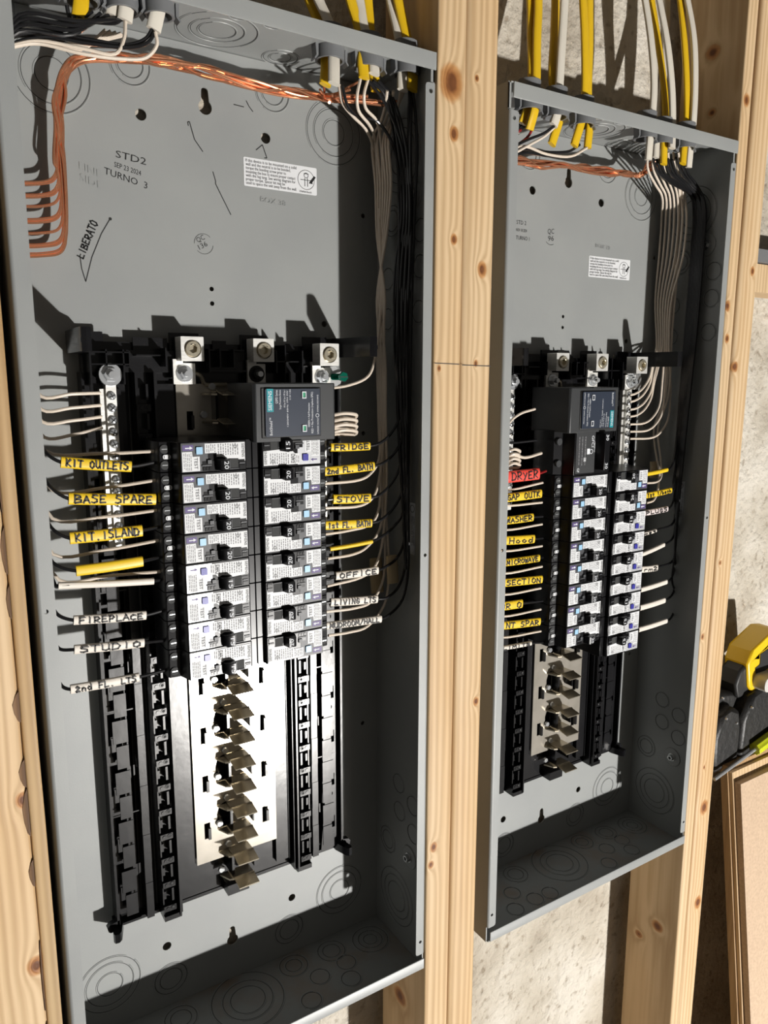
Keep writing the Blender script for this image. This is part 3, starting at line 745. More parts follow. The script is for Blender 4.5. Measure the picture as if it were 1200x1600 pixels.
    b.prism([(x - .010, .6375), (x - .010, .6560), (x + .001, .6570), (x + .0075, .6520), (x + .0085, .6465), (x + .0070, .6400), (x + .001, .6365)], 'y', .0760, .0775, 'galvanized', [circ(x + .001, .6465, .0028, 12)] if which == 2 else ())
    st = b.build('bonding_strap', root)
    if which == 1:
        b = MB(); b.cyl((x - .002, .0785, .6465), (.0, -1, 0), .0026, .0026, .022, 'green_screw', 12)
        for i in range(9): b.ring((x - .002, .077 - i * .002, .6465), (0, -1, 0), .0028, .0005, 'green_screw', seg=12)
        b.cyl((x - .002, .0565, .6465), (0, -1, 0), .0048, .0048, .0035, 'green_screw', 6)
        b.prism([(x - .0065, .6460), (x - .0065, .6470), (x + .0025, .6470), (x + .0025, .6460)], 'y', .0528, .0532, 'dark_gap')
        b.build('bonding_screw', st)
    # plated strap from the upper left pad to the bus
    b = MB(); b.tube([(.1530, .0780, .6500), (.1600, .0790, .6470), (.1640, .0800, .6400), (.1760, .0800, .6395), (.1850, .0800, .6395)], 'stab_metal', flat=(.003, .004), ref=(0, 1, 0)); b.build('bus_jumper', root)

def make_panel(which, M, label):
    root = thing('electrical_panel', label, 'electrical panel')
    enclosure(root, which); sticker(root, which); stamps(root, which); side_sticker(root, which); interior(root, which)
    root.matrix_world = M
    return root
P1 = make_panel(1, M1, 'large open grey electrical panel at left, eight breakers in each column')
P2 = make_panel(2, M2, 'open grey electrical panel at right, with a red DRYER flag')

# ------------------------------------------------------------------ cable connectors in the top walls
def connector(x, y, r, M, label):
    root = thing('cable_connector', label, 'cable connector', M @ T((x, y, H)), 'cable connectors in the panel tops')
    n = 28
    b = MB(); b.prism(circ(0, 0, r, n), 'z', -.0125, .006, 'grey_connector', [circ(0, 0, r - .0022, n)])
    b.prism(circ(0, 0, r + .0022, n), 'z', .0005, .006, 'grey_connector', [circ(0, 0, r - .001, n)])
    b.prism([(r * .95 * math.cos(t), r * .80 * math.sin(t)) for t in [2 * math.pi * i / n for i in range(n)]], 'z', .006, .0160, 'grey_connector', [circ(0, 0, r * .62, n)])
    b.build('collar', root, bevel=.0006)
    for s in (-1, 1):
        b = MB(); b.prism([(s * (r + .0002), -.0015), (s * (r + .0030), -.0015), (s * (r + .0022), -.011), (s * (r + .0040), -.0135), (s * (r + .003), -.0145), (s * (r + .0002), -.011)], 'y', -.004, .004, 'grey_connector')
        b.build('snap_tab', root)
    return root
names1 = ['leftmost of three at the right of the left panel', 'middle of three at the right of the left panel', 'rightmost of three in the left panel, next to the stud',
          'around the yellow jacket end at top left', 'around the white and inner cream jackets at top left', 'around the outer cream jacket at top left']
names2 = ['leftmost one in the right panel top', 'second from left in the right panel top', 'third from left in the right panel top', 'leftmost of three at right of the right panel', 'middle of three at right of the right panel', 'rightmost one in the right panel top']
for (x, y, r), nm in zip(CONN[1], names1): connector(x, y, r, M1, 'grey cable connector, ' + nm)
for (x, y, r), nm in zip(CONN[2], names2): connector(x, y, r, M2, 'grey cable connector, ' + nm)

# ------------------------------------------------------------------ breakers
YF = .0090
def u2x(u): return -.0235 + .0545 * u
def v2z(v): return .0116 - .0232 * v
def microtext(b, x0, x1, z0, z1, n, mat='print_grey', seed=0):
    """columns of fine rotated print, one bar per word"""
    rnd = random.Random(seed)
    for i in range(n):
        xc = x0 + (x1 - x0) * (i + .5) / n; z = z1 - rnd.uniform(0, .001)
        w = (x1 - x0) / n * .22
        while z > z0 + .0012:
            l = rnd.uniform(.0010, .0034); ze = max(z - l, z0)
            b.add([(xc - w, YF - .00052, z), (xc + w, YF - .00052, z), (xc + w, YF - .00052, ze), (xc - w, YF - .00052, ze)], [(0, 1, 2, 3)], mat)
            z = ze - .0006
def make_breaker(amp, kind, M, label, group, marked):
    """single-pole arc-fault breaker seen from the front, terminals at -x, busbar end at +x"""
    root = thing('circuit_breaker', label, 'circuit breaker', Matrix(), group)
    hz = .01262
    b = MB()
    prof = [(-.0390, .0600), (-.0390, .0275), (-.0375, .0245), (-.0285, .0235), (-.0275, .0205), (-.0262, .0150), (-.0252, YF + .0012), (-.0245, YF), (.0318, YF), (.0326, YF + .001), (.0330, .0140), (.0392, .0140), (.0392, .0600), (.0310, .0690), (-.0300, .0690)]
    b.prism(prof, 'z', -hz, hz, 'breaker_black')
    b.build('body', root, bevel=.0004)
    b = MB()
    for z in (.0065, -.0068):
        b.cyl((-.0335, .0262, z), (0, -1, 0), .0038, .0036, .0030, 'dark_gap', 16); b.ring((-.0335, .0238, z), (0, -1, 0), .0033, .0006, 'breaker_grey', seg=18)
        b.box(-.0358, -.0312, .0228, .0236, z - .0004, z + .0004, 'chrome')
    b.build('terminal_screws', root)
    if marked:
        b = MB(); b.prism(rrect(-.0350, -.0285, -.0018, .0018, .0014), 'y', .0229, .0234, 'sticker_white')
        s = b.build('terminal_sticker', root)
        b = MB(); b.text('1 2', (-.0342, .0227, -.0011), (1, 0, 0), (0, 0, 1), .0024, 'ink_black', width=.005); b.build('sticker_print', s)
    # front mask, sits round the button
    silver = kind == '15'
    b = MB(); b.prism(rrect(u2x(-.012), u2x(.40), v2z(1.02), v2z(0), .0005), 'y', YF - .0003, YF, 'sticker_silver' if silver else 'breaker_grey')
    b.build('front_mask', root)
    b = MB()
    A = [(u2x(0), v2z(.30)), (u2x(.155), v2z(.30)), (u2x(.16), v2z(.48)), (u2x(.27), v2z(.48)), (u2x(.27), v2z(1.0)), (u2x(0), v2z(1.0))]
    b.prism(A, 'y', YF - .0005, YF - .0002, 'sticker_white')
    sa = b.build('test_label', root)
    b = MB(); b.text('TEST', (u2x(.185), YF - .0007, v2z(.52)), (0, 0, -1), (1, 0, 0), .0030, 'ink_grey', width=.0095)
    microtext(b, u2x(.015), u2x(.15), v2z(.97), v2z(.34), 5, seed=3); b.build('label_print', sa)
    b = MB()
    if silver: Bp = [(.37, .03), (1.0, .03), (1.0, .58), (.72, .62), (.68, .55), (.56, .50), (.50, .56), (.45, .44), (.37, .44)]
    else: Bp = [(.355, .03), (1.0, .03), (1.0, .72), (.89, .72), (.89, .62), (.70, .60), (.62, .52), (.54, .52), (.54, .38), (.355, .38)]
    b.prism([(u2x(u), v2z(v)) for u, v in Bp], 'y', YF - .0005, YF - .0001, 'sticker_white')
    sb = b.build('rating_label', root)
    b = MB(); microtext(b, u2x(.37), u2x(.53), v2z(.36 if not silver else .42), v2z(.05), 5, seed=5)
    microtext(b, u2x(.55), u2x(.90), v2z(.48), v2z(.05), 9, seed=8)
    b.text('SIEMENS', (u2x(.945), YF - .0007, v2z(.08)), (0, 0, -1), (1, 0, 0), .0026, 'ink_black', width=.0115)
    if silver: b.text('CAFCI', (u2x(.46), YF - .0008, v2z(.08)), (0, 0, -1), (1, 0, 0), .0030, 'ink_grey', width=.008)
    b.ring((u2x(.84), YF - .0006, v2z(.18)), (0, -1, 0), .0014, .0002, 'ink_black', seg=16, flat=.5)
    b.build('label_print', sb)
    b = MB(); b.box(u2x(.01), u2x(.175), YF - .0005, YF - .0001, v2z(.26), v2z(.06), 'purple' if not silver else 'sticker_silver')
    b.prism([(u2x(.05), v2z(.15)), (u2x(.12), v2z(.15)), (u2x(.12), v2z(.10)), (u2x(.165), v2z(.17)), (u2x(.12), v2z(.22)), (u2x(.12), v2z(.19)), (u2x(.05), v2z(.19))], 'y', YF - .0007, YF - .0004, 'print_white' if not silver else 'purple')
    b.build('arrow_badge', root)
    b = MB(); b.prism(rrect(u2x(.215), u2x(.315), v2z(.40), v2z(.14), .0006), 'y', YF - .0016, YF, 'button_navy' if silver else 'button_blue'); b.build('test_button', root, bevel=.0003)
    # recess frame and toggle
    b = MB()
    b.box(u2x(.31), u2x(.99), YF - .0006, YF, v2z(1.01), v2z(.66), 'breaker_black')
    b.box(u2x(.74), u2x(.88), YF - .0008, YF + .0002, v2z(.99), v2z(.63), 'dark_gap')
    b.box(u2x(.735), u2x(.885), YF - .0016, YF, v2z(1.0), v2z(.975), 'breaker_grey'); b.box(u2x(.735), u2x(.745), YF - .0014, YF, v2z(1.0), v2z(.66), 'breaker_grey')
    b.box(u2x(.90), u2x(.99), YF - .0014, YF, v2z(.82), v2z(.77), 'breaker_grey'); b.box(u2x(.90), u2x(.99), YF - .0012, YF, v2z(.98), v2z(.86), 'breaker_black')
    b.box(u2x(.30), u2x(.45), YF - .0014, YF, v2z(.84), v2z(.79), 'breaker_grey'); b.box(u2x(.385), u2x(.45), YF - .0022, YF, v2z(.76), v2z(.62), 'breaker_grey')
    for q in (.33, .38, .43): b.box(u2x(q - .016), u2x(q + .016), YF - .0012, YF, v2z(.98), v2z(.87), 'breaker_black')
    b.build('toggle_frame', root)
    b = MB()
    P = [(u2x(.50), YF), (u2x(.55), YF - .0078), (u2x(.58), YF - .0086), (u2x(.69), YF - .0084), (u2x(.72), YF)]
    b.prism(P, 'z', v2z(1.0), v2z(.56 if silver else .60), 'breaker_black')
    tg = b.build('toggle', root, bevel=.0005)
    b = MB(); b.text(amp, (u2x(.605), YF - .0088, v2z(.66)), (0, 0, -1), (1, 0, 0), .0040, 'print_white', width=.0066); b.build('amp_number', tg)
    root.matrix_world = M
    return root
PROTO = {}
def children_of(o): return [c for c in bpy.data.objects if c.parent == o]
def copy_tree(o, parent=None):
    c = o.copy(); COL.objects.link(c); c.parent = parent
    for ch in children_of(o): copy_tree(ch, c)
    return c
RY = Matrix.Rotation(math.pi, 4, 'Y')
def breaker(panelM, col, row, kind, label, group):
    x = .1412 if col == 'L' else .2202
    M = panelM @ T((x, 0, row_z(row))) @ (RY if col == 'R' else Matrix())
    key = (kind, col)
    if key not in PROTO: PROTO[key] = make_breaker(kind, kind, M, label, group, col == 'L' and kind == '20')
    else:
        c = copy_tree(PROTO[key]); c.matrix_world = M; tag(c, label, 'circuit breaker', group)
n1 = ['KIT OUTLETS', 'BASE SPARE', 'KIT.ISLAND', 'blank yellow', 'long blank cream', 'FIREPLACE', 'STUDIO', '2nd FL. LTS']
for i in range(8): breaker(M1, 'L', 3 + i, '20' if i < 4 else '15', 'black %s amp breaker fed by the wire in the %s sleeve, left panel' % ('20' if i < 4 else '15', n1[i]), 'breakers of the left panel')
n2 = ['FRIDGE', '2nd FL. BATH', 'STOVE', '1st FL. BATH', 'blank thin yellow', 'OFFICE', 'LIVING LTS', 'MUDROOM/HALL']
for i in range(8): breaker(M1, 'R', 3 + i, '15' if i == 0 else '20', 'black breaker at the %s sleeve, right column of the left panel' % n2[i], 'breakers of the left panel')
n3 = ['GAP OUTK', 'WASHER', 'Hood', 'MICROWAVE', 'SECTION', 'short yellow', 'NT SPAR', 'thin cream']
for i in range(8): breaker(M2, 'L', 5 + i, '20', 'black 20 amp breaker at the %s sleeve, left column of the right panel' % n3[i], 'breakers of the right panel')
n4 = ['topmost thin yellow', 'bath', 'PLUGS', 'short narrow cream', 'curved cream', 'rm2', 'upper blank cream', 'broad cream', 'lowest cream']
for i in range(9): breaker(M2, 'R', 5 + i, '20' if i < 2 else '15', 'black breaker at the %s sleeve, right column of the right panel' % n4[i], 'breakers of the right panel')

# surge protector, two slots high
def surge(M, label, first):
    root = thing('surge_protector', label, 'surge protector')
    z0 = .0251
    b = MB(); prof = [(-.0395, .0660), (-.0395, .0075), (-.0380, .0055), (.0375, .0055), (.0395, .0080), (.0395, .0660)]
    b.prism(prof, 'z', -z0, z0, 'housing_grey')
    b.box(-.0240, .0330, .0045, .0060, -.0215, .0215, 'tool_black')
    b.build('body', root, bevel=.0012)
    b = MB(); b.prism(rrect(-.0225, .0300, -.0205, .0205, .0015), 'y', .0030, .0050, 'navy_label'); lb = b.build('front_label', root, bevel=.0004)
    b = MB(); b.box(.0225, .0285, .0027, .0031, -.0205, -.0010, 'teal')
    b.build('brand_badge', lb)
    b = MB(); R = (0, 0, -1); U = (1, 0, 0); y = .00255
    # the lettering runs up the label when the unit stands upside down
    def tx(s, x, z, size, w, mat='print_white'): b.text(s, (x, y, z), (0, 0, -1), (1, 0, 0), size, mat, width=w)
    tx('SIEMENS', .0240, -.0022, .0034, .0165)
    tx('BoltShield\u2122', .0240, .0190, .0026, .0150)
    tx('QSPD Series', .0185, -.0080, .0022, .0115); tx('Surge Protective Device', .0155, -.0030, .0018, .0165)
    tx('SPD Type: SPD Type 2, SPD Type 1', .0115, -.0045, .0014, .0150); tx('120/240V 60Hz 1PH 3W', .0088, .0120, .0014, .0310); tx('Uc 150V  In 20kA', .0062, -.0110, .0014, .0090)
    tx('GREEN = Full Protection', -.0120, .0130, .0020, .0210); tx('RED = No Protection (replace SPD)', -.0152, .0185, .0020, .0360)
    tx('SUPPRESSED VOLTAGE', -.0205, .0195, .0014, .0140); tx('NOMINAL DISCHARGE', -.0205, .0000, .0014, .0150)
    b.ring((-.0195, y + .0002, .0030), (0, -1, 0), .0015, .00025, 'print_white', seg=16)
    b.build('label_print', lb)
    for z in (-.0150, .0140):
        b = MB(); b.prism(rect(-.0085, -.0045, z - .0030, z + .0030), 'y', .0018, .0040, 'print_white', [rect(-.0079, -.0051, z - .0022, z + .0022)])
        b.box(-.0079, -.0051, .0026, .0040, z - .0022, z + .0022, 'led_green' if first else 'navy_label'); b.build('status_window', lb)
    b = MB(); b.box(-.0050, .0050, .0040, .0100, z0 - .0005, z0 + .0008, 'tool_black'); b.build('release_notch', root)
    root.matrix_world = M
    return root
surge(M1 @ T((.2195, 0, .6160)) @ RY, 'grey two-slot surge protector above the FRIDGE sleeve, with green status windows', True)
surge(M2 @ T((.1425, 0, .6165)), 'grey two-slot surge protector in the right panel, beside the seven white neutral wires', False)

# two-pole GFCI breaker
def gfci(M):
    root = thing('gfci_breaker', 'black two-pole 30 amp GFCI breaker beside the red DRYER flag', 'circuit breaker')
    z0 = .0255
    b = MB(); prof = [(-.0390, .0600), (-.0390, .0275), (-.0285, .0235), (-.0262, .0150), (-.0245, YF), (.0318, YF), (.0330, .0140), (.0392, .0140), (.0392, .0600)]
    b.prism(prof, 'z', -z0, z0, 'breaker_black'); b.build('body', root, bevel=.0005)
    b = MB(); b.prism(rrect(-.0225, .0080, -.0235, .0235, .0008), 'y', YF - .0005, YF, 'housing_grey'); fl = b.build('rating_label', root)
    b = MB(); y = YF - .0008
    b.text('GFCI', (.0020, y, .0190), (0, 0, -1), (1, 0, 0), .0042, 'print_white', width=.0130)
    b.text('SIEMENS', (.0062, y, .0120), (0, 0, -1), (1, 0, 0), .0016, 'print_white', width=.0120)
    b.ring((.0020, y + .0002, .0010), (0, -1, 0), .0024, .0004, 'print_white', seg=20)
    b.box(-.0050, -.0005, y, y + .0003, -.0020, .0045, 'print_white'); b.box(-.0100, -.0065, y, y + .0003, -.0100, -.0055, 'sticker_white')
    rnd = random.Random(9)
    for i in range(6):
        xc = -.0205 + i * .0024; z = .0185
        while z > -.0140:
            l = rnd.uniform(.001, .004); b.box(xc, xc + .0011, y, y + .0003, z - l, z, 'print_grey' if i % 2 else 'ink_grey'); z -= l + .0007
    b.text('GF', (-.0200, y, -.0170), (0, 0, -1), (1, 0, 0), .0036, 'print_white', width=.0050)
    b.build('label_print', fl)
    b = MB(); P = [(.0090, YF), (.0120, YF - .0115), (.0210, YF - .0110), (.0235, YF)]
    b.prism(P, 'z', -.0205, .0215, 'breaker_black'); tg = b.build('toggle', root, bevel=.0006)
    b = MB()
    for z in (.0205, -.0120): b.text('30', (.0135, YF - .0118, z), (0, 0, -1), (1, 0, 0), .0044, 'print_white', width=.0068)
    b.build('amp_number', tg)
    b = MB(); b.box(.0262, .0300, YF - .0014, YF, -.0010, .0075, 'sticker_white'); b.box(.0262, .0300, YF - .0010, YF, .0125, .0145, 'purple'); b.build('test_button', root)
    b = MB()
    for z in (.0125, -.0125): b.cyl((-.0335, .0262, z), (0, -1, 0), .0042, .0040, .0030, 'housing_grey', 16)
    b.build('terminal_screws', root)
    root.matrix_world = M
gfci(M2 @ T((.1412, 0, .5682)))

# ------------------------------------------------------------------ wires, cables and sleeves (metres)
SLEEVES = [
 (1,'yellow','KIT OUTLETS',(0.029,0.032,0.5807),(0.0824,0.032,0.5739),0.0090,'yellow cable jacket sleeve lettered KIT OUTLETS on a black wire'),
 (1,'yellow','BASE SPARE',(0.0327,0.032,0.5515),(0.1009,0.032,0.5453),0.0096,'yellow cable jacket sleeve lettered BASE SPARE on a black wire'),
 (1,'yellow','KIT.ISLAND',(0.0315,0.032,0.5196),(0.0884,0.032,0.5198),0.0097,'yellow cable jacket sleeve lettered KIT.ISLAND on a black wire'),
 (1,'yellow','',(0.0345,0.032,0.4924),(0.0875,0.032,0.4935),0.0088,'blank yellow cable jacket sleeve below the KIT.ISLAND sleeve'),
 (1,'cream','',(0.0204,0.032,0.4822),(0.0957,0.032,0.475),0.0056,'long blank cream jacket sleeve above the FIREPLACE sleeve'),
 (1,'cream','FIREPLACE',(0.0299,0.032,0.4518),(0.0877,0.032,0.4463),0.0078,'cream jacket sleeve lettered FIREPLACE on a black wire'),
 (1,'cream','STUDIO',(0.0288,0.032,0.427),(0.0848,0.032,0.4223),0.0078,'cream jacket sleeve lettered STUDIO on a black wire'),
 (1,'cream','2nd FL. LTS',(0.0237,0.032,0.3938),(0.0789,0.032,0.3923),0.0079,'cream jacket sleeve lettered 2nd FL. LTS on a black wire'),
 (1,'yellow','FRIDGE',(0.2683,0.034,0.5807),(0.3128,0.036,0.5797),0.0079,'yellow cable jacket sleeve lettered FRIDGE on a black wire'),
 (1,'yellow','2nd FL. BATH',(0.2598,0.034,0.558),(0.3179,0.036,0.5598),0.0085,'yellow cable jacket sleeve lettered 2nd FL. BATH on a black wire'),
 (1,'yellow','STOVE',(0.2705,0.034,0.5307),(0.3135,0.036,0.5281),0.0092,'yellow cable jacket sleeve lettered STOVE on a black wire'),
 (1,'yellow','1st FL. BATH',(0.2605,0.034,0.506),(0.3149,0.036,0.5026),0.0086,'yellow cable jacket sleeve lettered 1st FL. BATH on a black wire'),
 (1,'yellow','',(0.2665,0.034,0.482),(0.3157,0.036,0.4835),0.0040,'yellow cable jacket sleeve rolled thin and blank, just above the OFFICE sleeve'),
 (1,'cream','OFFICE',(0.2726,0.034,0.4542),(0.3226,0.036,0.4528),0.0082,'cream cable jacket sleeve lettered OFFICE on a black wire'),
 (1,'cream','LIVING LTS',(0.2666,0.034,0.4284),(0.3218,0.036,0.4225),0.0082,'cream cable jacket sleeve lettered LIVING LTS on a black wire'),
 (1,'cream','MUDROOM/HALL',(0.2606,0.034,0.4052),(0.3265,0.036,0.4005),0.0076,'cream cable jacket sleeve lettered MUDROOM/HALL on a black wire'),
 (2,'red','DRYER',(0.4666,0.03,0.538),(0.5336,0.03,0.5385),0.0133,'red tape flag lettered DRYER at the left of the right panel'),
 (2,'yellow','GAP OUTK',(0.4692,0.03,0.5145),(0.5388,0.03,0.5153),0.0098,'yellow sleeve lettered GAP OUTK just under the red DRYER flag'),
 (2,'yellow','WASHER',(0.472,0.03,0.4891),(0.5273,0.03,0.4888),0.0092,'yellow sleeve lettered WASHER in the right panel'),
 (2,'yellow','Hood',(0.4728,0.03,0.4673),(0.5306,0.03,0.463),0.0100,'yellow sleeve lettered Hood in the right panel'),
 (2,'yellow','MICROWAVE',(0.4719,0.03,0.4411),(0.5398,0.03,0.4391),0.0086,'yellow sleeve lettered MICROWAVE in the right panel'),
 (2,'yellow','SECTION',(0.4709,0.03,0.4183),(0.5453,0.03,0.4129),0.0093,'yellow sleeve lettered SECTION in the right panel'),
 (2,'yellow','FOR O',(0.47,0.03,0.3909),(0.5154,0.03,0.388),0.0101,'short yellow sleeve ending in R and a ring between the SECTION and NT SPAR sleeves'),
 (2,'yellow','NT SPAR',(0.4727,0.03,0.3678),(0.5449,0.03,0.3612),0.0094,'yellow sleeve lettered NT SPAR, lowest yellow one in the right panel'),
 (2,'cream','LIMITS',(0.4718,0.03,0.3405),(0.5319,0.03,0.3366),0.0051,'thin cream sleeve with black writing below the NT SPAR sleeve'),
 (2,'yellow','',(0.7238,0.034,0.5247),(0.7703,0.038,0.5271),0.0053,'thin yellow sleeve, topmost on the right side of the right panel'),
 (2,'yellow','1st 1/bath',(0.7228,0.034,0.4967),(0.781,0.038,0.4991),0.0074,'yellow sleeve lettered bath at the right side of the right panel'),
 (2,'pinkish','PLUGS',(0.7225,0.034,0.4742),(0.7758,0.038,0.4746),0.0074,'pale sleeve lettered PLUGS at the right side of the right panel'),
 (2,'cream','mst',(0.7226,0.034,0.4464),(0.7553,0.038,0.4473),0.0046,'short narrow cream sleeve just below the PLUGS sleeve'),
 (2,'cream','',(0.7239,0.034,0.4191),(0.7743,0.038,0.426),0.0058,'curved blank cream sleeve above the rm2 sleeve in the right panel'),
 (2,'cream','rm2',(0.7258,0.034,0.3991),(0.763,0.038,0.3958),0.0084,'short cream sleeve with writing ending in 2 in the right panel'),
 (2,'cream','',(0.7271,0.034,0.3712),(0.7851,0.038,0.3731),0.0067,'blank cream sleeve just below the one ending in 2'),
 (2,'cream','',(0.7282,0.034,0.3465),(0.7838,0.038,0.3472),0.0076,'broad blank cream sleeve, second from the bottom on the right of the right panel'),
 (2,'cream','',(0.7284,0.034,0.3164),(0.7911,0.038,0.3168),0.0068,'blank cream sleeve, lowest on the right of the right panel'),
]
